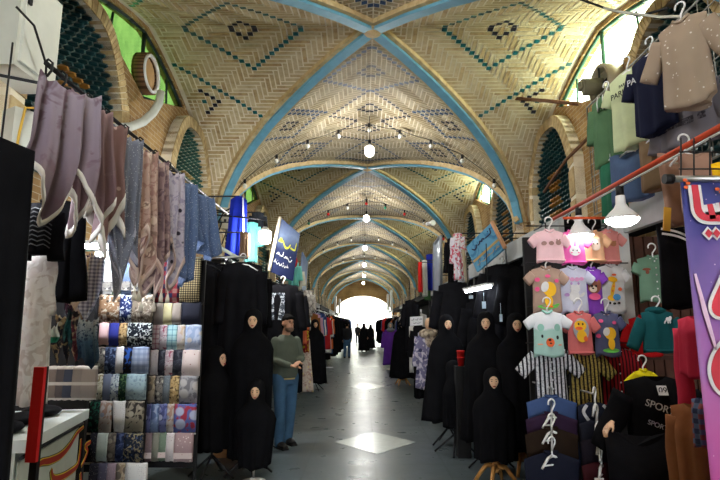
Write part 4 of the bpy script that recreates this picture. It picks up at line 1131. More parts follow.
g_, fy_ = up(636, 664, 52, 134, 1.97, cloth('navy_jersey', C(26, 30, 54)), 'navy top with white letters, tucked behind the beige flecked shirt', 'top', 'sweatshirt', -72, (.2, 66, .15, .12), fold=.012, t=.06, seed=61, hemz=.04)
t_ = text_obj('lettering', 'PA', .07, plain('print_white', C(220, 220, 224), .7), g_, (-.11, -.085, -.20))
g_, fy_ = up(614, 640, 70, 148, 2.03, cloth('pale_green_jersey', C(196, 208, 168)), 'pale green top with black letters across the chest', 'top', 'tshirt', -72, (.14, 60, .15, .12), fold=.012, t=.06, seed=62, hemz=.05)
t_ = text_obj('lettering', 'PARIS', .068, plain('print_black', C(24, 26, 28), .7), g_, (-.02, -.09, -.22))
t_ = text_obj('lettering_small', 'PARIS', .035, plain('print_black', C(24, 26, 28), .7), g_, (.03, -.088, -.16))
g_, fy_ = up(596, 617, 94, 168, 2.06, cloth('leaf_green_jersey', C(86, 122, 90)), 'leaf green hooded top at the far end of the upper row', 'top', 'sweatshirt', -72, (.3, 80, .14, .11), fold=.014, t=.06, seed=63)
q = MB(); ribbon(q, [(-.05, -.16), (0, -.14), (.05, -.17)], .02, -.004, 0); decal(g_, fy_, 'print', q, plain('print_black', C(24, 26, 28), .7))
for s in (-1, 1):
    q = MB(); q.tube([(s * .03, -.075, -.03), (s * .035, -.085, -.09), (s * .03, -.085, -.17)], .005, 6); q.build('drawstring', WHITE_PL, g_)
GT = ombre('grey_banded_jersey', [(0, C(104, 100, 108)), (1, C(112, 108, 116))], 2, -1, 0)
g_, fy_ = up(664, 708, 84, 148, 2.10, GT, 'grey top with dark lettered bands below the beige shirt', 'top', 'sweatshirt', -70, (.3, 76, .16, .13), fold=.014, t=.05, seed=64)
for z in (-.16, -.28):
    q = MB(); q.box((0, 0, z), (.30, .004, .045))
    for v in q.v: v.y += fy_(v.x, v.z)
    q.build('lettered_band', floral('dark_lettering', C(62, 58, 66), C(96, 92, 100), C(52, 48, 56), 60), g_)
up(642, 660, 138, 192, 2.04, cloth('khaki_brown', C(120, 100, 78)), 'khaki brown trousers in the lower row of the wire grid', 'trousers', 'trousers', -72, None, fold=.014, nf=4, t=.05, seed=65, neck=.6, slope=.02)
up(615, 641, 150, 203, 2.03, cloth('denim_blue', C(74, 94, 128)), 'denim blue trousers between the green and khaki ones', 'trousers', 'trousers', -72, None, fold=.014, nf=4, t=.05, seed=66, neck=.6, slope=.02)
up(603, 618, 158, 222, 2.03, cloth('bottle_green', C(46, 108, 84)), 'bottle green trousers at the far end of the lower row', 'trousers', 'trousers', -72, None, fold=.014, nf=4, t=.05, seed=67, neck=.6, slope=.02)
a = at(674, 152, 3.35); garment('trousers', 'dusty pink brown trousers hanging above the yellow tag', 'trousers', a, R(-14), w=.21, h=a.z - at(672, 224, 3.35).z, m=cloth('dusty_pink_brown', C(152, 118, 102)), fold=.012, nf=4, t=.05, seed=68, neck=.7, slope=.02, sway=.03)
a = at(694, 152, 3.05); garment('trousers', 'dusty pink brown trousers behind the black wire rack', 'trousers', a, R(-10), w=.19, h=.38, m=cloth('dusty_pink_brown2', C(156, 122, 106)), fold=.012, nf=4, t=.05, seed=69, neck=.7, slope=.02)
hanger(at(685, 152, 3.15), R(-5), .2, WHITE_PL, 'white hanger standing out above the dusty pink trousers', 'clothes hangers')
a = at(722, 162, 3.0); garment('tshirt', 'bright yellow garment at the right edge above the banner', 'top', a, 0, w=.14, h=.2, m=cloth('sunflower_yellow', C(234, 184, 30)), fold=.008, t=.04, seed=70)
q = MB()
for px in (681, 694, 710): q.tube([at(px, 138, 2.41), at(px, 180, 2.41)], .004, 5)
for py in (152, 169): q.tube([at(679, py, 2.41), at(735, py, 2.41)], .004, 5)
tag(q.build('wire_rack', DARKMETAL), 'small black wire rack above the purple banner', 'rack')
a = at(667, 219, 3.2); q = MB(); q.box(a, (.045, .006, .15), ry=R(8)); tg_ = q.build('price_tag', plain('tag_yellow', C(226, 172, 60), .6, .05)); tag(tg_, 'yellow price tag hanging under the dusty pink brown trousers', 'tag')
a = at(675, 226, 3.55); g_, fy_ = garment('track_trousers', 'black track trousers with white stripes hanging beside the banner', 'trousers', a, R(-8), w=.25, h=a.z - at(676, 308, 3.55).z, m=BLACK, fold=.01, nf=4, t=.05, seed=71, neck=.6, slope=.02)
for dx in (0, .035):
    q = MB(); ribbon(q, [(-.10, -.02 - dx), (0, -.05 - dx), (.11, -.12 - dx)], .016, -.003, 0); decal(g_, fy_, 'stripe', q, plain('print_white', C(220, 220, 224), .7))

# ---- children tops
KG = 'children tops under the cone lamps'
def kid(pa, pb, pt_, pb_, Y, m, label, sl=(.085, 38, .10, .085), rz=0, hang=True, name='tshirt', cat='t-shirt', col=None, hcol=None, **kw):
    a, b = at(pa, pt_, Y), at(pb, pt_, Y); c = (a + b) / 2
    kw.setdefault('fold', .004); kw.setdefault('t', .032); kw.setdefault('nf', 5)
    o, fy = garment(name, label, cat, c, R(rz), w=b.x - a.x, h=c.z - at((pa + pb) / 2, pb_, Y).z, m=m, sleeve=sl, group=KG, collar=col or m, **kw)
    if hang: hanger(c + V((0, .0, -.005)), R(rz), (b.x - a.x) * .8, hcol or WHITE_PL, 'white hanger in the ' + label.split(' with')[0].split(',')[0], 'clothes hangers')
    return o, fy, (b.x - a.x), c.z - at((pa + pb) / 2, pb_, Y).z
PW = plain('print_white', C(220, 220, 224), .7); PB = plain('print_black', C(24, 26, 28), .7)
PY = plain('print_yellow', C(246, 190, 40), .7, .05); PG = plain('print_green', C(110, 200, 90), .7, .05); PO = plain('print_orange', C(240, 110, 60), .7, .05); PP = plain('print_pink', C(240, 96, 150), .7, .05)
def hem(o, fy, w, h, m=None):
    q = MB(); q.box((0, 0, -h + .012), (w * .98, .004, .022))
    b = MB(); pts = [V((x, fy(x, -h + .012) + .001, -h + .012)) for x in [(-.5 + k / 12) * w * .96 for k in range(13)]]
    b.tube(pts, .011, 6, sy=1); b.build('ribbed_hem', m, o)
def art(o, fy, shapes):
    """list of (material, [ellipses (cx, cz, rx, rz)]) printed on the front"""
    one = {'printed_faces': 'printed_face', 'printed_eyes': 'printed_eye', 'printed_cheeks': 'printed_cheek', 'printed_hearts': 'printed_heart', 'printed_feet': 'printed_foot', 'printed_spots': 'printed_spot', 'printed_hooves': 'printed_hoof', 'printed_ears': 'printed_ear', 'printed_title': 'printed_letter', 'printed_bow': 'printed_bow', 'printed_mouth': 'printed_mouth', 'printed_grass': 'printed_grass', 'printed_beak': 'printed_beak'}
    flat = []
    for k, (nm, m, els) in enumerate(shapes):
        if nm in one: flat += [(k, one[nm], m, [e]) for e in els]
        else: flat.append((k, nm, m, els))
    for k, nm, m, els in flat:
        q = MB()
        for e in els: disc(q, e[0], e[1], e[2], e[3], -.0025 - .001 * k, 0, 0, 16, e[4] if len(e) > 4 else 0)
        decal(o, fy, nm, q, m)
m_ = cloth('kid_pink', C(236, 196, 204)); o, fy, w, h = kid(535, 563, 230, 262, 4.40, m_, 'pale pink child top with three little brown faces, leftmost in the top row', hemz=0)
hem(o, fy, w, h, m_); art(o, fy, [('printed_faces', plain('print_taupe', C(164, 126, 120), .7), [(-.06, -.12, .022, .018), (0, -.12, .022, .018), (.062, -.115, .024, .022), (.05, -.092, .007, .009), (.075, -.092, .007, .009)])])
m_ = cloth('kid_magenta', C(238, 112, 190)); o, fy, w, h = kid(560, 584, 231, 264, 4.46, m_, 'magenta child top with a white rabbit print')
hem(o, fy, w, h, cloth('kid_magenta_dark', C(232, 90, 176)))
art(o, fy, [('printed_rabbit', PW, [(0, -.18, .048, .042), (-.024, -.115, .013, .04, .12), (.024, -.115, .013, .04, -.12)]), ('printed_eyes', PB, [(-.018, -.175, .005, .006), (.018, -.175, .005, .006)]), ('printed_cheeks', PP, [(-.03, -.195, .008, .006), (.03, -.195, .008, .006)])])
m_ = cloth('kid_peach', C(240, 190, 150)); o, fy, w, h = kid(582, 603, 231, 262, 4.52, m_, 'peach child top half hidden behind the magenta one'); hem(o, fy, w, h, m_)
art(o, fy, [('printed_bear', plain('print_cream', C(232, 214, 196), .7), [(0, -.13, .045, .05), (-.03, -.085, .015, .015), (.03, -.085, .015, .015)]), ('printed_eyes', PB, [(-.016, -.12, .006, .006), (.016, -.12, .006, .006)])])
m_ = cloth('kid_salmon', C(230, 150, 148)); o, fy, w, h = kid(598, 618, 230, 263, 4.58, m_, 'salmon pink child top at the right end of the top row'); hem(o, fy, w, h, m_)
art(o, fy, [('printed_bear', plain('print_tan', C(190, 130, 96), .7), [(.02, -.13, .028, .024), (0, -.11, .009, .009), (.04, -.11, .009, .009)])])
m_ = cloth('kid_taupe', C(172, 146, 132)); o, fy, w, h = kid(531, 560, 267, 312, 4.40, m_, 'taupe child t-shirt with a yellow chick on green grass')
art(o, fy, [('printed_grass', PG, [(-.01, -.335, .085, .018), (.06, -.325, .03, .012, .4)]), ('printed_chick', PY, [(0, -.29, .034, .05), (.012, -.19, .056, .062)]), ('printed_face', PW, [(-.028, -.17, .03, .045, -.3)]), ('printed_hearts', PP, [(-.085, -.11, .02, .018), (-.09, -.19, .018, .02), (0, -.08, .022, .014), (.075, -.12, .018, .016)]), ('printed_feet', PO, [(-.015, -.335, .014, .008), (.018, -.335, .014, .008)])])
m_ = cloth('kid_lilac_grey', C(200, 204, 226)); o, fy, w, h = kid(558, 586, 267, 313, 4.46, m_, 'pale lilac child t-shirt with a white kitten print')
art(o, fy, [('printed_title', plain('print_rose', C(224, 160, 206), .7), [(-.06, -.10, .022, .018), (-.02, -.11, .02, .018), (.02, -.11, .02, .018), (.06, -.105, .022, .016)]), ('printed_kitten', PW, [(-.01, -.25, .045, .05), (0, -.19, .042, .034), (-.03, -.155, .014, .02, .4), (.03, -.155, .014, .02, -.4), (.06, -.24, .03, .012, .7)]), ('printed_bow', plain('print_violet', C(176, 140, 200), .7), [(-.03, -.145, .01, .012), (.03, -.145, .01, .012), (-.07, -.24, .02, .015)])])
m_ = cloth('kid_purple', C(132, 70, 186)); o, fy, w, h = kid(581, 601, 268, 315, 4.52, m_, 'purple child t-shirt with a brown puppy print', sl=(.07, 50, .1, .08))
art(o, fy, [('printed_puppy', plain('print_brown', C(150, 92, 76), .7), [(.0, -.17, .055, .055), (.045, -.15, .02, .045)]), ('printed_muzzle', plain('print_cream', C(232, 214, 196), .7), [(-.01, -.185, .032, .028)]), ('printed_shirt', PP, [(0, -.25, .05, .03)]), ('printed_eyes', PB, [(-.02, -.16, .009, .01), (.015, -.16, .009, .01), (-.012, -.18, .008, .006)])])
m_ = cloth('kid_white', C(214, 216, 222)); o, fy, w, h = kid(597, 623, 265, 313, 4.58, m_, 'white child t-shirt with a yellow giraffe print', sl=(.075, 50, .1, .085))
art(o, fy, [('printed_giraffe', PY, [(-.01, -.22, .016, .075, -.25), (-.005, -.13, .042, .024, -.2), (-.02, -.29, .04, .026)]), ('printed_spots', PO, [(.01, -.09, .02, .01), (.055, -.215, .018, .016), (0, -.19, .006, .01), (-.012, -.23, .006, .01)]), ('printed_pants', plain('print_blue', C(84, 160, 220), .7), [(.02, -.285, .034, .028)]), ('printed_hooves', PB, [(-.045, -.335, .012, .01), (-.005, -.34, .012, .01), (.035, -.335, .012, .01)])])
m_ = ombre('kid_mint_bear', [(0, C(168, 208, 200)), (.58, C(168, 208, 200)), (.62, C(222, 228, 236)), (1, C(226, 230, 238))], 2, -.38, 0)
o, fy, w, h = kid(532, 562, 311, 356, 4.36, m_, 'mint and white child t-shirt with a big bear face', sl=(.09, 30, .10, .085), col=cloth('kid_mint', C(150, 200, 188)))
art(o, fy, [('printed_ears', cloth('kid_mint', C(150, 200, 188)), [(-.07, -.135, .026, .03), (.065, -.135, .026, .03)]), ('printed_eyes', PB, [(-.062, -.205, .008, .014), (.062, -.215, .010, .016)]), ('printed_nose', PO, [(.0, -.255, .034, .036)]), ('printed_cheeks', plain('print_peach', C(240, 160, 130), .7), [(-.08, -.27, .022, .006), (.08, -.275, .016, .006)]), ('printed_mouth', PB, [(-.004, -.235, .012, .009), (.002, -.262, .009, .006)])])
m_ = cloth('kid_coral', C(206, 112, 112)); o, fy, w, h = kid(566, 591, 312, 354, 4.42, m_, 'coral child sweatshirt with a yellow duckling patch', sl=(.10, 52, .1, .085)); hem(o, fy, w, h, m_)
art(o, fy, [('printed_patch', plain('print_grey', C(170, 172, 182), .7), [(0, -.145, .066, .095)]), ('printed_duckling', PY, [(0, -.20, .042, .05), (-.008, -.115, .05, .045)]), ('printed_beak', PO, [(-.02, -.135, .03, .014), (.03, -.22, .018, .022)]), ('printed_eyes', PB, [(-.022, -.10, .006, .009), (.012, -.10, .006, .009)])])
m_ = cloth('kid_slate', C(86, 90, 122)); o, fy, w, h = kid(593, 618, 312, 356, 4.48, m_, 'slate blue child t-shirt with a yellow chick and pink hearts', sl=(.08, 48, .1, .085))
art(o, fy, [('printed_grass', PG, [(.01, -.32, .07, .018)]), ('printed_chick', PY, [(.015, -.265, .028, .05), (.01, -.18, .05, .052)]), ('printed_face', PW, [(-.022, -.165, .026, .036, -.3)]), ('printed_hearts', PP, [(-.06, -.075, .018, .015), (.05, -.09, .018, .015), (-.085, -.20, .016, .018)])])
kid(533, 565, 346, 405, 4.44, stripe('stripe_black_white', C(22, 24, 34), C(206, 208, 214), .034, .45, 0, speck=C(150, 152, 160)), 'black and white striped short-sleeved shirt under the bear t-shirt', sl=(.19, 42, .13, .11), placket=PW, name='shirt', cat='shirt', fold=.006)
kid(567, 599, 350, 406, 4.52, stripe('stripe_black_yellow', C(26, 24, 26), C(176, 156, 84), .033, .45, 0, speck=C(120, 104, 60)), 'black and yellow striped short-sleeved shirt under the duckling sweatshirt', sl=(.17, 46, .13, .11), placket=PB, name='shirt', cat='shirt', fold=.006)
kid(600, 632, 348, 408, 4.62, stripe('stripe_red_black', C(40, 14, 18), C(150, 26, 36), .03, .45, 0), 'dark red and black striped shirt under the slate t-shirt', sl=(.17, 50, .13, .11), placket=PW, name='shirt', cat='shirt', fold=.006)
m_ = cloth('sage_shirt', C(104, 138, 118)); o, fy, w, h = kid(637, 668, 256, 302, 4.55, m_, 'sage green child button shirt with a chest pocket and stitched patches', sl=(.085, 62, .11, .09), placket=PW, name='shirt', cat='shirt', rz=-4)
q = MB(); q.box((.075, 0, -.155), (.085, .004, .075)); decal(o, fy, 'pocket', q, cloth('sage_pocket', C(94, 128, 110)))
q = MB(); q.box((.075, 0, -.12), (.09, .006, .02)); decal(o, fy, 'pocket_flap', q, cloth('sage_pocket', C(94, 128, 110)))
q = MB(); disc(q, -.075, -.12, .032, .012, -.003, 0); disc(q, -.07, -.145, .014, .018, -.003, 0); decal(o, fy, 'patch', q, plain('patch_brown', C(120, 66, 50), .7, .4))
q = MB(); q.box((.09, 0, -.30), (.05, .004, .09)); decal(o, fy, 'stitched_motif', q, floral('stitch_mix', C(120, 130, 128), C(190, 110, 140), C(200, 150, 80), 40))
m_ = cloth('teal_fleece', C(22, 78, 84)); o, fy, w, h = kid(641, 672, 310, 352, 4.30, m_, 'teal child hooded top with a small white dinosaur', sl=(.24, 62, .13, .10), name='hoodie', cat='hoodie', rz=-4, fold=.008, t=.045); hem(o, fy, w, h, m_)
q = MB(); disc(q, .065, -.075, .024, .016, -.003, 0); disc(q, .085, -.062, .012, .012, -.003, 0); ribbon(q, [(.045, -.08), (.03, -.10), (.03, -.11)], .01, -.003, 0); disc(q, .058, -.098, .006, .012, -.003, 0); disc(q, .076, -.098, .006, .012, -.003, 0); decal(o, fy, 'printed_dinosaur', q, PW)
q = MB(); q.ell((0, .02, -.005), (.085, .05, .035)); q.build('hood', m_, o)
kid(628, 660, 316, 356, 4.72, cloth('kid_red', C(190, 26, 32)), 'bright red top behind the teal hooded one', sl=(.2, 66, .12, .1), name='sweatshirt', cat='top', hang=False)
kid(634, 652, 370, 392, 4.2, cloth('lemon_yellow', C(220, 206, 30)), 'lemon yellow top showing above the black tracksuit', sl=(.1, 30, .1, .08), name='tshirt', cat='top')
# black tracksuit
a = at(655, 376, 3.75); g_, fy = garment('tracksuit_top', 'black tracksuit top with a white 09 patch and white lettering', 'tracksuit', a, R(-10), w=.42, h=.78, m=BLACK, sleeve=(.40, 58, .2, .13), fold=.02, nf=6, t=.11, seed=80)
px_, pz_ = plane_px(667, 391, a + V((0, -.11, 0)), R(-10))
q = MB(); q.box((px_, 0, pz_), (.062, .004, .06)); decal(g_, fy, 'patch', q, PW)
text_obj('patch_number', '09', .055, PB, g_, (px_, fy(px_, pz_) - .006, pz_))
for nm_, x_, y_, s_, m2_ in (('lettering', 662, 407, .066, PW), ('lettering_small', 660, 425, .045, plain('print_grey', C(170, 172, 182), .7))):
    px_, pz_ = plane_px(x_, y_, a + V((0, -.12, 0)), R(-10)); text_obj(nm_, 'SPORT', s_, m2_, g_, (px_, fy(px_, pz_) - .016, pz_), (PI / 2, R(20), R(8)))
q = MB(); c = at(613, 421, 3.7) - a; hand(q, Matrix.Rotation(R(10), 3, 'Z') @ c, V((-.6, -.2, -.6)), 1, .8); bake(q.build('display_hand', DOLL, g_), .006, 2)
a = at(640, 432, 3.66); garment('track_trousers', 'black track trousers under the black tracksuit top', 'trousers', a, R(-8), w=.46, h=.75, m=BLACK2, fold=.02, nf=5, t=.10, seed=81, neck=.7, slope=.02)
m_ = cloth('raspberry_fleece', C(186, 44, 70)); a = at(694, 316, 3.2); garment('jacket', 'raspberry pink jacket squeezed beside the banner', 'jacket', a, R(-68), w=.22, h=.36, m=m_, sleeve=(.46, 88, .12, .10), fold=.01, t=.06, seed=82)
a = at(691, 404, 3.1); garment('jacket', 'tan brown suede jacket hanging at the foot of the banner', 'jacket', a, R(-60), w=.24, h=.7, m=cloth('tan_suede', C(128, 80, 48)), sleeve=(.5, 88, .12, .10), fold=.014, t=.07, seed=83)
a = at(701, 398, 2.8); garment('shirt', 'blue plaid shirt between the tan jacket and the banner', 'shirt', a, R(-60), w=.10, h=.24, m=check('blue_plaid', C(52, 60, 84), C(86, 98, 124), C(130, 70, 72), .05), fold=.01, t=.05, seed=84)
# waterfall rails of dark t-shirts
WG = 'dark t-shirts on the left waterfall rail'
for k, (py, c, nm) in enumerate(((396, C(60, 80, 122), 'steel blue'), (413, C(44, 28, 50), 'dark plum'), (428, C(38, 29, 23), 'dark brown'), (452, C(22, 25, 40), 'midnight navy'))):
    Y = 4.26 - k * .11; a = at(551, py, Y)
    garment('tshirt', nm + ' t-shirt, %s down the left waterfall rail' % ORD[k], 't-shirt', a, R(-3), w=.39, h=.52 + .02 * k, m=cloth('wf_' + nm.replace(' ', '_'), c), sleeve=None, fold=.008, t=.035, seed=90 + k, group=WG, slope=.34, neck=.22, dip=.2, collar=cloth('wf_' + nm.replace(' ', '_'), c))
    if k: hanger(a + V((0, -.02, -.01)), R(24), .2, WHITE_PL, 'white hanger in the ' + nm + ' t-shirt', 'clothes hangers')
q = MB(); q.tube([at(551, 388, 4.36), at(552, 450, 3.85)], .008, 6); q.tube([at(551, 388, 4.36), at(551, 388, 4.36) + V((0, .45, 0))], .008, 6)
tag(q.build('waterfall_rail', STEEL), 'sloping steel rail holding the steel blue and plum t-shirts', 'rail')
WG = 'dark tops on the right waterfall rail'
for k, (py, c, nm) in enumerate(((402, C(30, 34, 50), 'navy and white panelled'), (420, C(26, 28, 40), 'plain ink navy'), (438, C(30, 26, 34), 'charcoal'), (462, C(56, 20, 26), 'dark maroon'))):
    Y = 4.14 - k * .10; a = at(594 + k * 2, py, Y)
    o, fy = garment('tshirt', nm + ' top, %s down the right waterfall rail' % ORD[k], 'top', a, R(-6), w=.25, h=.46, m=cloth('wr_%d' % k, c), sleeve=None, fold=.008, t=.035, seed=95 + k, group=WG, slope=.32, neck=.24, dip=.2)
    hanger(a + V((0, -.02, -.005)), R(50), .16, WHITE_PL, 'white hanger in the ' + nm + ' top', 'clothes hangers')
    if k == 0:
        for s in (-1, 1):
            q = MB(); ribbon(q, [(s * .06, -.02), (s * .09, -.07), (s * .06, -.13)], .022, -.003, 0); decal(o, fy, 'side_panel', q, plain('panel_grey_white', C(176, 178, 186), .8))
q = MB(); q.tube([at(594, 394, 4.24), at(600, 462, 3.75)], .008, 6); q.tube([at(594, 394, 4.24), at(594, 394, 4.24) + V((0, .5, 0))], .008, 6)
tag(q.build('waterfall_rail', STEEL), 'sloping steel rail holding the navy and maroon tops', 'rail')
a = at(599, 478, 3.66); q = MB(); q.prism([(-.03, 0), (.03, 0), (.02, -.2), (-.02, -.2)], -.004, .004); tag(q.build('tie_card', plain('card_white', C(206, 206, 206), .6), loc=a), 'white tapering card below the maroon top', 'card')
# rails for the children tops
for k, (y_, pa, pb, nm) in enumerate(((226, 526, 626, 'top'), (263, 526, 628, 'second'), (307, 526, 626, 'third'), (343, 526, 640, 'fourth'))):
    q = MB(); a, b = at(pa, y_, 4.62), at(pb, y_, 4.62); q.tube([a, (b.x, a.y, a.z)], .006, 6)
    for x in (a.x + .15, b.x - .15): q.tube([(x, a.y, a.z), (x, 4.86, a.z)], .006, 6)
    tag(q.build('peg_rail', DARKMETAL), 'dark rail behind the %s row of children clothes' % nm, 'rail', 'rails of the children clothes')

# ---- purple banner
YB = 2.4
c0 = at(680, 179, YB); bw, bh = .62, c0.z - .25
bn = empty('banner', (c0.x, YB, .25), R(0), 'purple and pink banner with big red letters outlined in white at the right edge', 'banner')
T = NT('banner_print'); co = T.co(); sp = T.n('SeparateXYZ', Vector=co).outputs
f = T.math('DIVIDE', sp[2], bh); f2 = T.math('ADD', f, T.math('MULTIPLY', T.math('SUBTRACT', T.noise(co, 3, 3), .5), .35))
c = T.ramp(f2, [(.0, C(196, 62, 142)), (.30, C(212, 92, 168)), (.52, C(196, 118, 188)), (.72, C(150, 116, 190)), (.9, C(88, 90, 166)), (1.0, C(72, 78, 148))])
vd = T.vor(co, 26); c = T.mix(T.ramp(vd[0], [(.06, (1, 1, 1, 1)), (.11, (0, 0, 0, 1))]), c, C(246, 216, 240))
T.set(Base__Color=c, Roughness=.45, Specular__IOR__Level=.3); BM = T.m
q = MB(); rings = []
for i in range(25):
    x = bw * i / 24; y = .012 * math.sin(x * 11)
    rings.append([(x, y - .002, 0), (x, y + .002, 0), (x, y + .002, bh), (x, y - .002, bh)])
q.loft(rings); q.build('sheet', BM, bn)
q = MB(); q.tube([(-.055, 0, bh), (bw + .05, 0, bh)], .016, 10); q.lathe((0, 0, 0), [(0, 0), (0, 0)], 3) if False else None; q.build('rod', STEEL, bn)
q = MB(); q.tube([(-.075, 0, bh), (-.035, 0, bh)], .024, 10); q.build('rod_cap', DARKMETAL, bn)
for x in (.05, bw - .05):
    q = MB(); q.tube([(x, .03, 0), (x, .03, bh)], .012, 8); q.build('upright', DARKMETAL, bn)
q = MB(); q.box((bw / 2, .03, -.12), (bw, .3, .26)); q.build('foot_block', DARKMETAL, bn)
def bl(px, py): p = at(px, py, YB) - V((c0.x, YB, .25)); return (p.x, p.z)
S1 = ([(692, 186), (694, 200), (696, 212), (702, 218), (714, 219), (728, 218)], [.030, .032, .034, .032, .030, .030])
S2 = [([(707, 205), (709, 213), (710, 220)], [.024, .028, .03]), ([(719, 203), (721, 212), (722, 220)], [.024, .028, .03]), ([(732, 200), (731, 212), (727, 219)], [.024, .03, .03])]
S3 = ([(728, 268), (722, 284), (714, 304), (716, 312), (728, 312)], [.03, .036, .04, .04, .036])
S4 = ([(724, 344), (716, 356), (713, 370), (717, 384), (728, 394)], [.03, .036, .04, .04, .036])
S5 = ([(690, 340), (683, 318), (680, 295)], [.02, .012, .006])
for nm, ex, y0, m_ in (('letter_outline', .030, -.017, plain('letter_white', C(240, 238, 244), .5)), ('lettering', 0, -.021, plain('letter_coral', C(226, 70, 88), .5))):
    q = MB()
    for pts, ws in [S1] + S2 + [S3, S4]: ribbon(q, [bl(*p) for p in pts], [w + ex for w in ws], y0, y0 + .003)
    for px in (706, 714): x, z = bl(px, 234); disc(q, x, z, .017 + ex * .4, .021 + ex * .4, y0, y0 + .003, 0, 4)
    q.build(nm, m_, bn)
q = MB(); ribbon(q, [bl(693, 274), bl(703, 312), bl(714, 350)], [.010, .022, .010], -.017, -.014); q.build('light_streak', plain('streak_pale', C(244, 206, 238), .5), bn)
q = MB()
for px, py in ((683, 181), (686, 184), (684, 188), (715, 190), (719, 193)): x, z = bl(px, py); disc(q, x, z, .012, .009, -.017, -.014, 0, 5)
q.build('printed_flower', PO, bn)

# ---- abaya stall behind: hanging abayas and display heads
AG = 'black abayas under the right canopy'
for k, (px, py, Y, w, h, lab) in enumerate(((502, 264, 7.05, .46, 2.2, 'black abaya hanging under the canopy beside the lit lamp'), (522, 266, 6.6, .44, 2.15, 'black abaya hanging under the canopy nearest the children tops'),
        (455, 282, 8.5, .54, 2.1, 'broad black abaya hanging at the far end of the canopy'), (481, 300, 7.9, .44, 1.9, 'black abaya hanging behind the middle chador mannequin'))):
    a = at(px, py, Y); garment('abaya', lab, 'abaya', a, R(-12), w=w, h=min(h, a.z - .12), m=BLACK if k % 2 else BLACK2, sleeve=(.58, 78, .2, .17), flare=.12, fold=.03, nf=9, t=.10, seed=110 + k, slope=.3, group=AG)
    hanger(a + V((0, 0, -.015)), R(-12), .34, WHITE_PL if k < 1 else DARKMETAL, 'hanger of the ' + lab.replace(' hanging', ''), 'clothes hangers')
RG = 'right chador mannequins'
def heads(px, py, Y, lab, rz, zb, wide, base, seed, s=1.0, deep=.2, fz=0):
    f = at(px, py, Y); return chador('mannequin', lab, (f.x, Y + .06, 0), R(rz), f.z + .15 * s, zb, wide, seed=seed, base=base, group=RG, s=s, deep=deep, fz=R(fz))
heads(487, 324, 6.15, 'black chador mannequin with pale face in the middle of the right stall', -14, .30, .30, 'tripod', 11)
heads(517.5, 326, 5.95, 'black chador mannequin with red lips beside the black and white striped shirt', -8, .25, .25, 'wood', 12)
heads(494, 382, 5.5, 'short black chador mannequin standing on a pine tripod foot', -6, .26, .20, 'wood', 13, .92, .16)
heads(447, 325, 7.35, 'black chador mannequin with tilted pale face at the far end of the right stall', 6, .32, .34, 'tripod', 14)
heads(454, 371, 6.85, 'short black chador mannequin turned sideways in front of the far one', 58, .34, .15, 'tripod', 15, .9, .14)
# lit tube, tub and small cards
a = at(466, 291, 7.6); b = at(490, 287, 6.6)
tl = empty('tube_lamp', (a + b) / 2, math.atan2((b - a).y, (b - a).x), 'lit white tube lamp inside the right abaya stall', 'lamp')
q = MB(); q.box((0, 0, .03), ((b - a).length, .10, .03)); q.build('housing', WHITE_PL, tl)
q = MB(); q.tube([(-(b - a).length / 2, 0, 0), ((b - a).length / 2, 0, 0)], .022, 10); q.build('tube', emit('tube_glow', (.9, .97, 1, 1), 14), tl)
for s in (-.6, .6):
    q = MB(); q.cyl((s * .7, 0, .04), (s * .7, 0, max(.1, zt - .05 - a.z)), .006, 6); q.build('rod', DARKMETAL, tl)
a = at(461, 366, 6.75); tb = empty('red_tub', a, 0, 'stack of red plastic tubs beside the far chador mannequin', 'tub')
q = MB(); q.lathe((0, 0, 0), [(.036, 0), (.046, .1), (.05, .1), (.05, .112), (.04, .112)], 16); q.build('tub', plain('red_plastic', C(206, 32, 32), .4, .05), tb)
q = MB(); q.lathe((0, 0, .06), [(.044, 0), (.049, .12), (.053, .12), (.053, .132), (.045, .132)], 16); q.build('tub', plain('red_plastic', C(206, 32, 32), .4, .05), tb)
q = MB(); vbox(q, a.x - .08, a.x + .08, a.y - .08, a.y + .08, 0, a.z); tag(q.build('plinth', PANEL), 'narrow black plinth under the red tubs', 'plinth')
for k, (px, py, w, h) in enumerate(((484, 305, .05, .09), (471, 297, .05, .04), (501, 318, .03, .08))):
    a = at(px, py, 6.75 - .5 * k); q = MB(); q.box((0, 0, 0), (w, .004, h)); q.cyl((0, 0, h / 2), (0, 0, h / 2 + .12), .002, 5)
    tag(q.build('price_tag', plain('tag_blue_white', C(190, 208, 226), .6), loc=a), ['pale blue card tag hanging near the lit tube lamp', 'small square white tag hanging just under the tube lamp', 'thin white tag hanging left of the red-lipped mannequin'][k], 'tag', 'tags in the abaya stall')
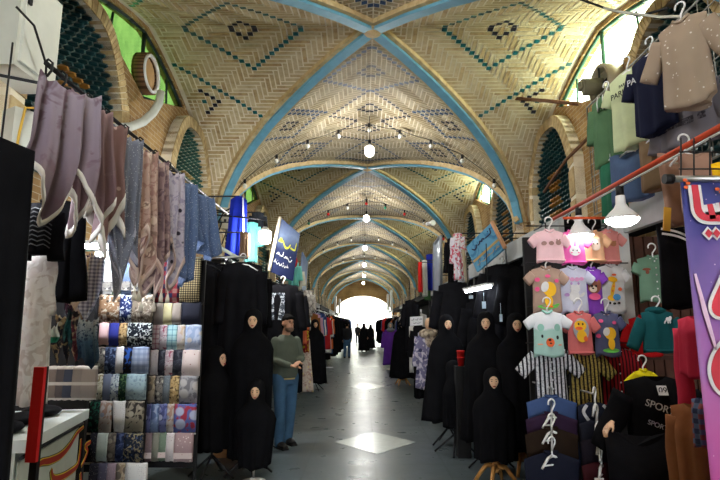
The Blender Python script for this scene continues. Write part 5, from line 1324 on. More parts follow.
# ================================================================== overhead lamps and garlands
YL = [9.9 + B * k for k in range(0, 6)] + [9.9 - B, 9.9 - 2 * B]  # last two are out of view, added to light the near vault
zl = at(369, 152, 9.9).z
for k, y in enumerate(YL):
    bulb((0.0, y, zl), 'lit bulb hanging from the vault ridge, %s' % (ORD[k] + ' from the camera' if k < 6 else ('added unseen overhead just outside the frame', 'added unseen furthest behind the camera')[k - 6]), cord=P(abs((y - D1 + B / 2) % B - B / 2) * 0) - zl - .30, r=.085, group='lit bulbs along the ridge', name='ridge_bulb')
FROST = plain('frosted_bulb', C(214, 214, 206), .3, .05)
REDB = plain('red_bulb', C(200, 40, 40), .35, .05); GREENB = plain('green_bulb', C(30, 110, 80), .35, .05)
for g in range(4):
    y = 10.14 + B * g + .05
    pts = [V((x, 0, P(x / W) - .10 - .03 * abs(math.sin(x * PI / .63)))) for x in [-2.86 + 5.72 * i / 60 for i in range(61)]]
    q = MB(); q.tube(pts, .008, 5)
    tag(q.build('garland_wire', BLACKPL, loc=(0, y, 0)), 'dark garland wire following the vault, %s from the camera' % ORD[g], 'wire', 'garland wires under the vault')
    proto_b = None
    for k in range(-4, 5):
        x = k * .63; z = P(x / W) - .10
        e = empty('garland_bulb', (x, y, z), 0, '%s garland bulb, %s from the left on the %s garland' % ('coloured' if g else 'unlit frosted', ORD[k + 4], ORD[g]), 'light bulb', 'bulbs on the %s garland' % ORD[g])
        s = MB(); s.cyl((0, 0, 0), (0, 0, -.09), .028, 8); s.build('socket', BLACKPL, e)
        b = MB(); b.ell((0, 0, -.135), (.045, .045, .052), n=10, m=8)
        mm = FROST if g == 0 else (REDB if k % 2 == 0 else (GREENB if k % 4 == 1 else FROST)) if g == 1 else FROST
        b.build('globe', mm, e)
# ================================================================== windows' fans, pipes, wires
c = atX(606, 86, WX - .12)
ef = empty('exhaust_fan', c, 0, 'round exhaust fan with a boxy motor in the right window', 'fan')
q = MB(); rings = []
for i in range(33):
    a = 2 * PI * i / 32
    rings.append([V((x, r * math.cos(a), r * math.sin(a))) for x, r in ((-.10, .25), (-.10, .285), (.12, .285), (.12, .25))])
q.loft(rings, cap0=False, cap1=False); q.build('shroud', plain('shroud_beige', C(170, 158, 138), .5, .1, .3), ef)
for k in range(6):
    a = k * PI / 3; q = MB(); d = V((0, math.cos(a), math.sin(a))); t = V((0, -math.sin(a), math.cos(a)))
    vs = [d * .06 + t * -.03 + V((-.03, 0, 0)), d * .06 + t * .03 + V((.03, 0, 0)), d * .24 + t * .09 + V((.04, 0, 0)), d * .24 + t * -.05 + V((-.04, 0, 0))]
    q.add(vs + [v + V((.012, 0, 0)) for v in vs], [(0, 1, 2, 3), (4, 7, 6, 5), (0, 4, 5, 1), (1, 5, 6, 2), (2, 6, 7, 3), (3, 7, 4, 0)]); q.build('blade', plain('fan_blade', C(150, 146, 136), .5, .1, .4), ef)
q = MB(); q.tube([(-.28, .05, 0), (-.05, 0, 0)], .11, 14); q.box((-.22, .10, .06), (.16, .14, .12)); q.build('motor', plain('motor_olive', C(120, 116, 92), .5, .15), ef)
q = MB(); q.tube([(-.08, -.27, 0), (-.08, .27, 0)], .014, 6); q.tube([(-.08, 0, -.27), (-.08, 0, .27)], .014, 6); q.build('bracket', DARKMETAL, ef)
c = atX(150, 74, -(WX - .05))
ef = empty('exhaust_fan', c, 0, 'brown round fan drum with a white rim in the left green window', 'fan')
q = MB(); rings = []
for i in range(33):
    a = 2 * PI * i / 32
    rings.append([V((x, r * math.cos(a), r * math.sin(a))) for x, r in ((.02, .25), (.02, .29), (-.14, .29), (-.14, .25))])
q.loft(rings, cap0=False, cap1=False)
q.build('drum', stripe('drum_brown', C(124, 92, 66), C(84, 60, 44), .05, .6, 2), ef)
q = MB(); rings = []
for i in range(33):
    a = 2 * PI * i / 32; rings.append([V((x, r * math.cos(a), r * math.sin(a))) for x, r in ((.04, .23), (.04, .27), (.0, .27), (.0, .23))])
q.loft(rings, cap0=False, cap1=False); q.build('rim', WHITE_PL, ef)
q = MB(); q.ell((-.04, 0, 0), (.05, .24, .24), n=20, m=10); q.build('cover', plain('fan_cover_tan', C(196, 156, 108), .5, .1), ef)
q = MB(); q.tube([atX(x, y, -(WX - .22)) for x, y in ((118, 128), (130, 127), (143, 122), (153, 113), (159, 103), (161, 92))], .055, 12)
tag(q.build('drain_pipe', plain('pipe_white', C(206, 210, 206), .4, .06)), 'curved white pipe coming out of the left window fan', 'pipe')
q = MB(); q.tube([at(604, 8, 4.6), at(622, 12, 4.4), at(660, 17, 4.0), at(695, 16, 3.6), at(735, 14, 3.3)], .012, 6)
tag(q.build('cable', plain('cable_pale', C(190, 190, 178), .5)), 'pale cable strung across above the upper clothes', 'cable')
q = MB(); q.tube([at(566, -6, 5.2), at(610, 10, 4.9), at(640, 16, 4.5), at(668, 8, 4.1)], .012, 6)
tag(q.build('cable', BLACKPL), 'black cable sagging under the vault at the top right', 'cable')
q = MB(); q.tube([at(509, 98, 8.5), at(548, 101, 7.8), at(580, 104, 7.2)], .03, 8)
tag(q.build('wooden_pole', plain('pole_wood', C(112, 78, 56), .8, .3)), 'rough wooden pole sticking out from the right window sill', 'pole')
q = MB(); q.tube([atX(544, 192, 3.02), atX(566, 160, 3.02), atX(594, 132, 3.02)], .025, 8)
tag(q.build('wooden_pole', plain('pole_wood', C(112, 78, 56), .8, .3)), 'dark wooden bar leaning across the right lattice niche', 'pole')

# ================================================================== signs
def board(name, label, cat, corners, m, th=.03, edge=None, edge_label='frame'):
    pts = [at(x, y, Y) for x, y, Y in corners]
    n0 = (pts[2] - pts[3]).cross(pts[0] - pts[3]); rr_ = _ray(*corners[1][:2]); pts[1] = CAM + rr_ * ((pts[3] - CAM).dot(n0) / rr_.dot(n0))   # keep the board flat
    c = sum(pts, V()) / 4
    e = empty(name, (c.x, c.y, min(p.z for p in pts)), 0, label, cat); o = V(e.location)
    q = MB(); slab(q, pts, th)
    for p in q.v: p -= o
    q.build('panel', m, e)
    if edge:
        for i in edge[1]:
            a, b = pts[i] - o, pts[(i + 1) % 4] - o; q = MB(); q.tube([a, b], .028, 6); q.build(edge_label, edge[0], e)
    # local frame on the board: u along bottom (3->2), v up (3->0)
    u = (pts[2] - pts[3]); v = (pts[0] - pts[3]); nrm = u.cross(v).normalized()
    if nrm.dot(CAM - c) < 0: nrm = -nrm
    def place(mb, off=.004):
        for p in mb.v: x_, z_, y_ = p.x, p.z, p.y; p.xyz = (pts[3] - o).lerp(pts[2] - o, x_).lerp((pts[0] - o).lerp(pts[1] - o, x_), z_) + nrm * (off + y_ * 3)
        return mb
    return e, place
SGN = ombre('sign_navy', [(0, C(40, 50, 92)), (.45, C(46, 54, 92)), (.7, C(120, 136, 170)), (1, C(52, 60, 96))], 2, 0, 1.0)
e, pl = board('sign_board', 'tilted navy sign with yellow and white lettering above the left walkway', 'sign', [(280, 217, 8.0), (300, 234, 8.5), (293, 281, 8.5), (269, 271, 8.0)], SGN, edge=(plain('sign_edge_cream', C(226, 214, 190), .6, .06), (3,)))
q = MB(); script_line(q, .12, .95, .60, .22, 0, .001, 5); pl(q, .006).build('yellow_lettering', plain('letter_yellow_green', C(206, 206, 70), .6), e)
q = MB(); script_line(q, .1, .8, .36, .12, 0, .001, 6); script_line(q, .1, .7, .2, .09, 0, .001, 7); pl(q, .006).build('white_lettering', PW, e)
e, pl = board('sign_board', 'blue sign with dark lettering and a wooden edge leaning on the right canopy', 'sign', [(466, 247, 7.4), (492, 222, 6.9), (505, 248, 6.7), (477, 272, 7.2)],
              floral('sign_blue', C(92, 150, 184), C(64, 120, 160), C(140, 186, 208), 2.2, .2), edge=(plain('sign_edge_wood', C(196, 146, 110), .6, .1), (1,)))
q = MB(); script_line(q, .15, .92, .72, .24, 0, .001, 9); pl(q, .006).build('dark_lettering', plain('letter_navy', C(28, 30, 66), .6), e)
q = MB(); ribbon(q, [(.04, .36), (.5, .36), (.98, .36)], .08, 0, .001); pl(q, .006).build('gold_band', plain('sign_gold', C(176, 150, 96), .6), e)
q = MB(); script_line(q, .1, .9, .16, .12, 0, .001, 10); pl(q, .006).build('gold_lettering', plain('sign_gold', C(176, 150, 96), .6), e)
board('glass_board', 'tall pale reflective board standing on the right stalls beside the flowered dress', 'board', [(434, 244, 10.6), (441, 236, 9.8), (441, 286, 9.8), (434, 300, 10.6)], plain('board_pale_blue', C(166, 182, 206), .2, .15, 0, .6, 3), edge=(plain('board_edge_grey', C(120, 124, 130), .5), (0, 1, 2, 3)))
board('sign_board', 'narrow blue sign behind the tilted navy one', 'sign', [(303, 252, 11.0), (308, 262, 11.6), (306, 292, 11.6), (300, 288, 11.0)], ombre('sign_steel', [(0, C(190, 200, 220)), (.4, C(150, 166, 200)), (1, C(90, 102, 136))], 2, 0, .9))
e, pl = board('paper_sign', 'white paper sign with handwriting hanging in the right stall', 'sign', [(410, 317, 9.8), (423, 316, 9.8), (423, 325, 9.8), (410, 326, 9.8)], plain('paper_white', C(226, 226, 232), .7, .03), th=.004)
q = MB(); script_line(q, .1, .92, .64, .24, 0, .001, 14); script_line(q, .25, .8, .28, .22, 0, .001, 15); pl(q, .003).build('handwriting', plain('ink_blue', C(60, 62, 90), .7), e)
# ================================================================== more hung clothes
def hung(px0, px1, py0, py1, Y, m, label, cat='dress', name='dress', rz=0, sleeve=(.5, 80, .17, .14), group=None, **kw):
    a = at((px0 + px1) / 2, py0, Y); w = at(px1, py0, Y).x - at(px0, py0, Y).x; h = a.z - at((px0 + px1) / 2, py1, Y).z
    kw.setdefault('fold', .02); kw.setdefault('t', .08); kw.setdefault('nf', 7)
    if px0 < 264 and py0 < 240 or px0 > 412 and py0 < 280:
        sg = -1 if px0 < 360 else 1; q = MB(); q.tube([a + V((0, .0, -.005)), V((sg * (WX - .005), a.y, a.z - .005))], .012, 6)
        tag(q.build('bracket', DARKMETAL), 'bracket arm holding the ' + label.split(' hanging')[0].split(' behind')[0].split(' high')[0], 'bracket', 'bracket arms on the walls')
    return garment(name, label, cat, a, R(rz), w=w, h=max(h, .15), m=m, sleeve=sleeve, group=group, seed=int(px0 * 3 + py0), **kw)
ROYAL = cloth('royal_blue_satin', C(28, 46, 168))
g_, fy = hung(231, 247, 196, 256, 7.6, ROYAL, 'bright blue robe with white piping hanging beside the beige switch box', rz=10, sleeve=None, slope=.7, flare=.05)
q = MB(); ribbon(q, [(.06, -.03), (.08, -.3), (.09, -.6), (.09, -.84)], .02, -.004, 0); decal(g_, fy, 'piping', q, PW)
hung(246, 258, 222, 262, 8.2, cloth('turquoise_cloth', C(104, 186, 182)), 'turquoise top hanging below the lit bulb on the left', 'top', 'top', rz=15, sleeve=(.3, 80, .14, .12))
hung(252, 264, 212, 236, 9.0, cloth('dark_slate_cloth', C(44, 48, 56)), 'dark slate top behind the lit bulb on the left', 'top', 'top', rz=10, sleeve=(.2, 80, .14, .12))
hung(240, 250, 232, 258, 7.3, cloth('rust_brown_cloth', C(120, 96, 76)), 'brown cloth behind the bright blue robe', 'cloth', 'cloth', rz=10, sleeve=None)
b_ = bulb(at(265, 238, 7.4), 'lit white bulb hanging beside the bright blue robe', cord=.02, r=.085, name='stall_bulb')
q = MB(); a = at(265, 224, 7.4); q.tube([a + V((0, 0, .06)), a + V((-.35, .1, .12)), a + V((-1.0, .2, .2))], .012, 6); tag(q.build('lamp_arm', DARKMETAL), 'dark arm holding the lit bulb beside the blue robe', 'arm')
g_, fy = hung(268, 299, 284, 345, 7.9, BLACK, 'black top with a white printed panel behind the man', 'top', 'sweatshirt', rz=18, sleeve=(.55, 80, .18, .14))
q = MB(); q.box((-.10, 0, -.34), (.22, .004, .40))
for v in q.v: v.y += fy(v.x, v.z)
q.build('printed_panel', floral('white_print_panel', C(60, 66, 76), C(180, 186, 196), C(30, 32, 38), 22, .25), g_)
hanger(at(283, 284, 7.9), R(18), .34, WHITE_PL, 'white hanger in the black top with the printed panel', 'clothes hangers')
hung(286, 304, 290, 392, 8.9, BLACK2, 'long black dress behind the man, under the navy sign', 'dress', 'dress', rz=20)
hung(289, 299, 262, 286, 9.4, ombre('aqua_white', [(0, C(96, 190, 180)), (1, C(120, 200, 190))], 2, -1, 0), 'aqua top above the black printed one', 'top', 'top', rz=20, sleeve=(.25, 80, .14, .12))
hung(297, 302, 268, 290, 9.6, cloth('cream_top', C(214, 206, 190)), 'cream top next to the aqua one', 'top', 'top', rz=20, sleeve=(.25, 80, .14, .12))
q = MB(); q.ell((0, 0, 0), (.055, .055, .10)); tag(q.build('red_lantern', plain('red_lantern_paper', C(206, 36, 36), .5), loc=at(294.5, 262, 8.9)), 'small red lantern beside the tilted navy sign', 'lantern')
hung(302, 313, 290, 316, 10.4, floral('grey_lace_cloth', C(176, 168, 164), C(130, 122, 120), C(206, 200, 196), 14), 'grey lace blouse above the orange dress', 'blouse', 'blouse', rz=25, sleeve=(.3, 80, .16, .12))
hung(299, 307, 310, 344, 10.6, cloth('orange_coral', C(226, 120, 84)), 'coral orange tunic hanging on the left beyond the man', 'tunic', 'tunic', rz=25, sleeve=(.3, 84, .14, .1))
hung(300, 310, 338, 392, 10.8, floral('pale_flower_skirt', C(214, 200, 190), C(190, 160, 150), C(226, 206, 150), 16, .25), 'pale flowered skirt below the coral orange tunic', 'skirt', 'skirt', rz=25, sleeve=None, flare=.1)
hung(302, 309, 330, 352, 10.7, floral('red_yellow_cloth', C(140, 36, 40), C(206, 190, 40), C(90, 30, 34), 7, .2), 'dark red and yellow cloth between the coral tunic and the skirt', 'cloth', 'cloth', rz=25, sleeve=None)
# right side, mid distance
hung(447, 456, 238, 282, 8.9, BLACK, 'black dress hanging high beside the flowered white dress', 'dress', 'dress', rz=-20, sleeve=(.5, 84, .14, .1))
hung(453, 462, 233, 280, 8.4, floral('white_red_flower', C(214, 210, 218), C(196, 92, 110), C(120, 120, 160), 14, .2), 'white dress with red flowers hanging high on the right', 'dress', 'dress', rz=-25, sleeve=(.4, 84, .14, .1))
q = MB(); q.tube([at(463, 250, 8.2), at(467, 282, 8.0)], .03, 8); tag(q.build('wooden_pole', plain('pole_pale_wood', C(150, 138, 120), .8, .15)), 'pale upright pole beside the flowered white dress', 'pole')
m_ = floral('violet_fan_print', C(120, 116, 150), C(206, 200, 214), C(60, 62, 96), 9, .3)
d = empty('mannequin', (at(429, 330, 9.6).x, 9.6, 0), R(-10), 'mannequin in a violet patterned dress with a beige shawl on a white pole', 'mannequin')
g_, fy = garment('dress', None, None, (0, 0, 1.50), 0, w=.40, h=1.02, m=m_, sleeve=(.5, 82, .16, .14), fold=.02, t=.09, seed=130, flare=.06); g_.parent = d
q = MB(); q.ell((0, 0, 1.44), (.19, .13, .10)); q.ell((.02, -.06, 1.32), (.10, .06, .14)); q.build('shawl', floral('beige_shawl', C(176, 160, 140), C(120, 106, 96), C(206, 190, 170), 14), d)
q = MB(); q.lathe((0, 0, 0), [(.03, .02), (.03, .6)], 10); q.lathe((0, 0, 0), [(.16, 0), (.16, .02), (.04, .04)], 20); q.build('stand', WHITE_PL, d)
q = MB(); q.ell((0, 0, 1.62), (.075, .09, .11)); q.cyl((0, 0, 1.45), (0, 0, 1.56), .05, 10); q.build('head', DOLL, d)
hung(413, 426, 326, 398, 10.8, BLACK, 'black abaya hanging under the white paper sign', 'abaya', 'abaya', rz=-10)
hung(405, 416, 300, 352, 12.4, BLACK2, 'black abaya hanging high beyond the paper sign', 'abaya', 'abaya', rz=-10)
hung(409, 414, 326, 372, 11.6, cloth('white_red_trim', C(206, 204, 200)), 'white garment glimpsed behind the paper sign', 'dress', 'dress', rz=-10, sleeve=None)
for k, (x0, x1, y0, y1, c, nm) in enumerate(((418, 422, 262, 292, C(204, 40, 36), 'red'), (422, 427, 260, 296, C(206, 206, 200), 'white'), (426, 433, 254, 290, C(34, 46, 150), 'blue'), (424, 430, 275, 300, C(60, 96, 60), 'green'))):
    hung(x0, x1, y0, y1, 11.6 + .2 * k, cloth('flag_' + nm, c), nm + ' garment hanging high on the right beside the pale board', 'garment', 'garment', rz=-20, sleeve=None, group='bright garments high on the right')
# chador and dressed mannequins further away
chador('mannequin', 'black chador mannequin on the left walkway edge beyond the coral tunic', (at(315, 325, 13.3).x, 13.3, 0), R(15), 1.75, .18, .30, seed=21, base='tripod', group='distant chador mannequins')
chador('mannequin', 'black chador mannequin with pine stand beyond the paper sign on the right', (at(402, 325, 14.4).x, 14.4, 0), R(-12), 1.76, .2, .33, seed=22, base='wood', group='distant chador mannequins')
VIO = cloth('violet_cloth', C(96, 48, 150)); GREYC = cloth('grey_cloth', C(120, 122, 130))
d = empty('mannequin', (at(390.5, 330, 19.5).x, 19.5, 0), R(-5), 'mannequin in a violet dress and grey headscarf on the right', 'mannequin')
g_, fy = garment('dress', None, None, (0, 0, 1.46), 0, w=.44, h=1.3, m=VIO, sleeve=(.55, 78, .17, .14), fold=.02, t=.09, seed=131, flare=.08); g_.parent = d
q = MB(); q.ell((0, 0, 1.56), (.10, .11, .14)); q.ell((0, -.02, 1.42), (.15, .11, .08)); q.build('headscarf', GREYC, d)
face_mesh(d, (0, -.06, 1.57), .85)
q = MB(); q.cyl((0, 0, .02), (0, 0, .4), .02, 8); q.lathe((0, 0, 0), [(.16, 0), (.16, .02), (.03, .03)], 18); q.build('stand', WHITE_PL, d)
# ---- racks receding to the far end
cols = [('brown', C(126, 78, 40)), ('dusty pink', C(196, 150, 176)), ('denim blue', C(74, 100, 150)), ('navy', C(44, 56, 104)), ('black', C(18, 18, 20)), ('red', C(176, 40, 44)), ('white', C(206, 204, 204)), ('grey', C(120, 120, 124)), ('orange', C(216, 112, 60)), ('teal', C(40, 110, 104)), ('plum', C(90, 50, 84)), ('beige', C(190, 170, 146))]
CM = [cloth('rack_' + n_.replace(' ', '_'), c) for n_, c in cols]
base_g, _ = garment('dress', 'x', 'dress', (0, 0, -50), 0, w=.42, h=1.15, m=CM[0], sleeve=(.5, 82, .17, .13), fold=.02, nf=7, t=.055, seed=140, flare=.04)
hx = hanger((0, 0, -50), 0, .36, WHITE_PL, 'x', 'clothes hangers')
r = random.Random(11)
seqL = [0, 1, 2, 6, 3, 5, 6, 4, 8, 2, 4, 4, 7, 4, 3, 4, 4, 10, 4, 9, 4, 4, 11, 4, 4, 2, 4, 4]
seqR = [6, 2, 5, 9, 4, 4, 6, 4, 4, 3, 7, 4, 8, 9, 4, 4, 10, 4, 5, 4, 4, 2, 4, 4, 4, 7, 4, 4]
for side, seq, ys, xs in (('left', seqL, 15.0, -1.58), ('right', seqR, 16.4, 1.66)):
    sg = -1 if side == 'left' else 1
    cnt = {}
    y = ys
    for k, ci in enumerate(seq):
        c = base_g.copy() if k or side == 'right' else base_g
        if c is not base_g: COL.objects.link(c)
        c.material_slots[0].link = 'OBJECT'; c.material_slots[0].material = CM[ci]
        z = 1.92 + r.uniform(-.06, .1)
        xk = xs - sg * .45 * (y - ys) / 27; c.location = (xk + sg * r.uniform(-.05, .08), y, z); c.rotation_euler = (0, 0, R(sg * -r.uniform(8, 24))); c.scale = (1, 1, r.uniform(.95, 1.3) if ci != 4 else 1.45)
        if ci == 4: c.location.z = 2.0
        tag(c, '%s dress on the %s rack row, %s from the near end' % (cols[ci][0], side, ORD[k]), 'dress', 'dresses on the %s racks receding to the far end' % side)
        h = hx if (k == 0 and side == 'left') else copy_tree(hx)
        h.location = c.location + V((0, 0, -.005)); h.rotation_euler = c.rotation_euler
        tag(h, 'hanger of the %s dress, %s on the %s rack row' % (cols[ci][0], ORD[k], side), 'hanger', 'clothes hangers')
        y += .7 if k < 10 else 1.05
    # rails carried by posts
    yy = ys - .4; n_ = 0
    while yy < y:
        L = min(5.6, y - yy); e = empty('garment_rack', (xs - sg * .45 * (yy - ys) / 27, yy, 0), math.atan2(sg * .45, 27), 'steel garment rack on the %s, %s towards the far end' % (side, ORD[n_]), 'rack')
        q = MB(); q.tube([(0, 0, 2.06), (0, L, 2.06)], .015, 6); q.build('rail', STEEL, e)
        for yl in (.05, L - .05):
            q = MB(); q.cyl((sg * .0, yl, 0), (0, yl, 2.06), .015, 6); q.box((0, yl, .015), (.5, .04, .03)); q.build('upright', STEEL, e)
        yy += L + .05; n_ += 1
# canopies and black back panels added to darken the far stalls, both sides
spans = [(-1, 6.9, 10.6), (-1, 10.7, 16.6), (-1, 17.0, 23.2), (-1, 23.6, 29.8), (-1, 30.2, 36.4), (-1, 36.8, 42.6), (1, 10.1, 16.6), (1, 17.0, 23.2), (1, 23.6, 29.8), (1, 30.2, 36.4), (1, 36.8, 42.6)]
cl = {-1: 0, 1: 0}
for sg, ya, yb in spans:
    nm = 'left' if sg < 0 else 'right'
    e = empty('stall_canopy', (sg * 2.0, ya, 0), 0, 'added roof and black back darkening the stall on the %s, %s along the row' % (nm, ORD[cl[sg]]), 'canopy', 'added far stall canopies'); cl[sg] += 1
    zz = 2.42 if sg < 0 else 2.6
    q = MB(); vbox(q, 0, sg * 1.15, 0, yb - ya, zz, zz + .05); q.build('roof', PANEL, e)
    q = MB(); vbox(q, 0, sg * .04, 0, yb - ya, zz - .1, zz + .08); q.build('fascia', GREYW if cl[sg] % 2 else PANEL, e)
    q = MB(); vbox(q, sg * 1.1, sg * 1.15, 0, yb - ya, 0, zz); q.build('back_panel', PANEL, e)
    for y in (.1, yb - ya - .1):
        q = MB(); vbox(q, sg * .04, sg * .09, y - .025, y + .025, 0, zz); q.build('post', DARKMETAL, e)
# goods standing on the canopies
for k, (px, y0, y1, Y, sgn, c) in enumerate(((339.5, 299, 307, 42, -1, C(190, 190, 186)), (335.5, 296, 307, 37, -1, C(210, 208, 204)), (388, 294, 307, 40, 1, C(206, 206, 204)), (391.5, 290, 306, 35, 1, C(214, 214, 212)))):
    a, b = at(px, y1, Y), at(px, y0, Y); a.z = 2.47 if sgn < 0 else 2.65; q = MB(); q.box((0, 0, (b.z - a.z) / 2), (.12, .5, b.z - a.z)); 
    tag(q.build('white_panel', plain('panel_white_%d' % k, c, .6), loc=(a.x, a.y, a.z), rz=R(4 * sgn)), 'upright white panel on the far stalls, %s' % ('left side nearer the far end', 'left side nearer the camera', 'right side nearer the far end', 'right side nearer the camera')[k], 'panel', 'white panels on the far stalls')
sp_ = at(430, 224, 15.6); e = empty('loudspeaker', sp_, R(20), 'small white horn loudspeaker fixed under the right rib', 'loudspeaker')
q = MB(); q.tube([(0, -.2, 0), (0, .05, .02)], [.09, .05], 14); q.build('horn', WHITE_PL, e)
q = MB(); q.tube([(0, .05, .02), (0, .18, .03)], .06, 10); q.tube([(0, .1, .03), (.25, .2, .1)], .02, 6); q.build('driver', WHITE_PL, e)
# ================================================================== people
HAIR = plain('hair_dark', C(15, 13, 12), .9, .2, 0, .1)
def adult(name, label, loc, rz, H=1.73, pose='stand', top=None, legs=None, voxel=.014, hair=True, beard=False, shoes=None, veil=None, skin=SKIN, belt=None):
    root = empty(name, loc, rz, label, 'person'); s = H / 1.73
    st = .16 if pose == 'walk' else .03
    hipz, kz = .90, .49
    legsP = {}
    for sg in (-1, 1):
        f = -sg * st if pose == 'walk' else (.07 * sg)
        legsP[sg] = [V((sg * .09, 0, hipz)), V((sg * .10, f * .5 - (.03 if pose == 'walk' else .012), kz)), V((sg * .105, f + .02, .09)), ]
    if pose == 'hold':
        arms = {sg: [V((sg * .165, .01, 1.375)), V((sg * .225, -.02, 1.13)), V((sg * .07, -.235, 1.08 + .02 * sg))] for sg in (-1, 1)}
    else:
        arms = {sg: [V((sg * .185, .01, 1.40)), V((sg * .225, .02, 1.13)), V((sg * .20, -.06 * (1 if pose == 'stand' else sg * 2), .89))] for sg in (-1, 1)}
    hd = V((0, -.045, 1.605)) if pose == 'hold' else V((0, -.015, 1.61))
    sc = lambda p: V(p) * s
    b = MB()
    b.tube([sc(p) for p in ((0, .0, .86), (0, .005, 1.0), (0, .01, 1.15), (0, .012, 1.30), (0, .015, 1.42))], [x * s for x in (.150, .140, .150, .165, .11)], 18, sy=.66)
    b.tube([sc((0, .02, 1.38)), sc((0, .0, 1.50)), hd * s], [.062 * s, .054 * s, .052 * s], 12)
    b.ell(hd * s + V((0, .01, .03)) * s, V((.076, .094, .098)) * s, n=18, m=12); b.ell(hd * s + V((0, -.028, -.04)) * s, V((.056, .066, .070)) * s, n=14, m=10)
    b.ell(hd * s + V((0, -.105, -.005)) * s, V((.013, .020, .024)) * s, n=10, m=6)
    for sg in (-1, 1):
        b.ell(hd * s + V((sg * .078, .015, 0)) * s, V((.012, .022, .032)) * s, n=10, m=6)
        limb(b, [p * s for p in legsP[sg]], [.088 * s, .058 * s, .040 * s]); limb(b, [p * s for p in arms[sg]], [.052 * s, .040 * s, .028 * s])
        q = legsP[sg][2]; b.tube([(q + V((0, .03, -.04))) * s, (q + V((0, -.06, -.055))) * s, (q + V((0, -.15, -.065))) * s], [.04 * s, .038 * s, .025 * s], 10)
        d = (arms[sg][2] - arms[sg][1]).normalized(); hand(b, arms[sg][2] * s, d if pose != 'hold' else V((-sg * .75, -.65, -.05)), sg, s)
    bd = bake(b.build('body', skin, root), min(voxel, .011), 2)
    fe = MB()
    for sg in (-1, 1): fe.ell(hd * s + V((sg * .028, -.085, .018)) * s, V((.011, .008, .006)) * s, n=8, m=6)
    fe.build('eye', plain('eye_dark', C(40, 30, 26), .3), bd)
    mo = MB(); mo.ell(hd * s + V((0, -.092, -.052)) * s, V((.02, .008, .006)) * s, n=8, m=6); mo.build('mouth', plain('lip_brown', C(140, 84, 74), .5), bd)
    if hair:
        h = MB(); h.ell(hd * s + V((0, .022, .060)) * s, V((.081, .092, .080)) * s, n=18, m=12); h.ell(hd * s + V((0, .056, -.005)) * s, V((.076, .052, .080)) * s, n=14, m=10)
        h.tube([hd * s + V((-.06, -.052, .076)) * s, hd * s + V((0, -.078, .088)) * s, hd * s + V((.06, -.052, .076)) * s], .024 * s, 8)
        bake(h.build('hair', HAIR, root), .012, 2)
        e = MB()
        for sg in (-1, 1): e.tube([hd * s + V((sg * .014, -.096, .036)) * s, hd * s + V((sg * .045, -.082, .038)) * s], .005 * s, 6)
        e.build('eyebrow', HAIR, bd)
    if beard:
        h = MB(); h.ell(hd * s + V((0, -.033, -.068)) * s, V((.057, .066, .046)) * s, n=14, m=10); h.build('beard', plain('stubble', C(120, 94, 78), .8, .2), root)
    if top:
        t = MB(); hem = .88
        t.tube([sc(p) for p in ((0, .0, hem), (0, .002, .93), (0, .008, 1.08), (0, .012, 1.24), (0, .016, 1.38), (0, .016, 1.46))], [x * s for x in (.176, .182, .180, .192, .165, .085)], 20, sy=.72)
        for sg in (-1, 1):
            A = [p * s for p in arms[sg]]; w = A[1].lerp(A[2], .93); limb(t, [A[0], A[1], w], [.062 * s, .060 * s, .045 * s])
        to = bake(t.build('sweater', top, root), voxel, 3)
        if belt: q = MB(); q.tube([sc((0, 0, hem - .012)), sc((0, 0, hem + .012))], .166 * s, 20, sy=.72); q.build('belt', belt, root)
    if legs:
        t = MB(); t.tube([sc((0, 0, .80)), sc((0, 0, .96))], [.158 * s, .150 * s], 18, sy=.72)
        for sg in (-1, 1):
            L = [p * s for p in legsP[sg]]; lo = V((L[2].x, L[2].y, .055 * s)); limb(t, [L[0], L[1], lo], [.105 * s, .078 * s, .066 * s])
        bake(t.build('trousers', legs, root), voxel, 3)
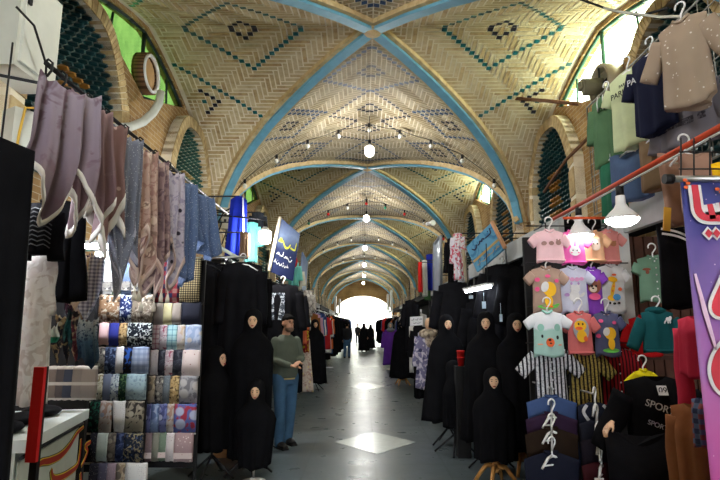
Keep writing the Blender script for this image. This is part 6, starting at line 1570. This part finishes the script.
    if shoes:
        for sg in (-1, 1):
            q = legsP[sg][2] * s; h = MB()
            h.tube([(q.x, q.y + .07, .045), (q.x, q.y + .0, .05), (q.x, q.y - .10, .042), (q.x, q.y - .185, .030)], [.042, .05, .05, .032], 12, sy=.85); h.box((q.x, q.y - .055, .01), (.09, .26, .02)); h.build('shoe', shoes, root)
    if veil:
        t = MB(); rg = []
        prof = [(1.735, .02, .02), (1.72, .07, .08), (1.66, .105, .115), (1.56, .108, .118), (1.48, .13, .12), (1.38, .235, .155), (1.1, .27, .2), (.7, .30, .24), (.3, .33, .27), (.06, .35, .30)]
        for i, (z, a, c) in enumerate(prof):
            f = max(0, i - 4) / 5; rg.append([V((a * (1 + .06 * f * math.sin(9 * k / 36 * 2 * PI)) * math.cos(2 * PI * k / 36), c * (1 + .06 * f * math.sin(7 * k / 36 * 2 * PI)) * math.sin(2 * PI * k / 36) + .012, z)) * s for k in range(36)])
        t.loft(rg); t.build('veil', veil, root)
    return root
OLIVE = cloth('grey_green_knit', C(86, 92, 82)); JEANS = cloth('blue_denim', C(66, 98, 130), .2); DSHOE = plain('shoe_dark', C(30, 28, 28), .5, .1)
f = atZ(284, 446); adult('man', 'man in a grey green sweater and blue jeans standing by the left abayas, hands together', (f.x, f.y, 0), R(38), 1.74, 'hold', OLIVE, JEANS, .014, True, True, DSHOE, belt=plain('belt_tan', C(186, 160, 110), .6))
f = atZ(347, 358); adult('person', 'distant person in a dark jacket and blue jeans on the left of the walkway', (f.x, f.y, 0), R(175), 1.72, 'stand', cloth('dark_jacket', C(36, 36, 40)), JEANS, .02, True, False, DSHOE)
f = atZ(364, 351.5); adult('woman', 'distant walking woman in a black veil in the middle of the walkway', (f.x, f.y, 0), R(10), 1.70, 'walk', None, None, .02, False, False, DSHOE, veil=BLACK)
f = atZ(370, 349); adult('woman', 'distant woman in a black veil at the right of the walking one', (f.x + .05, f.y, 0), R(170), 1.64, 'walk', None, None, .02, False, False, DSHOE, veil=BLACK2)
f = atZ(357.5, 343); adult('person', 'smallest distant dark figure near the bright far end', (f.x, f.y, 0), R(0), 1.70, 'walk', cloth('dark_coat', C(40, 38, 42)), cloth('dark_trousers', C(34, 34, 40)), .025, True, False, DSHOE)
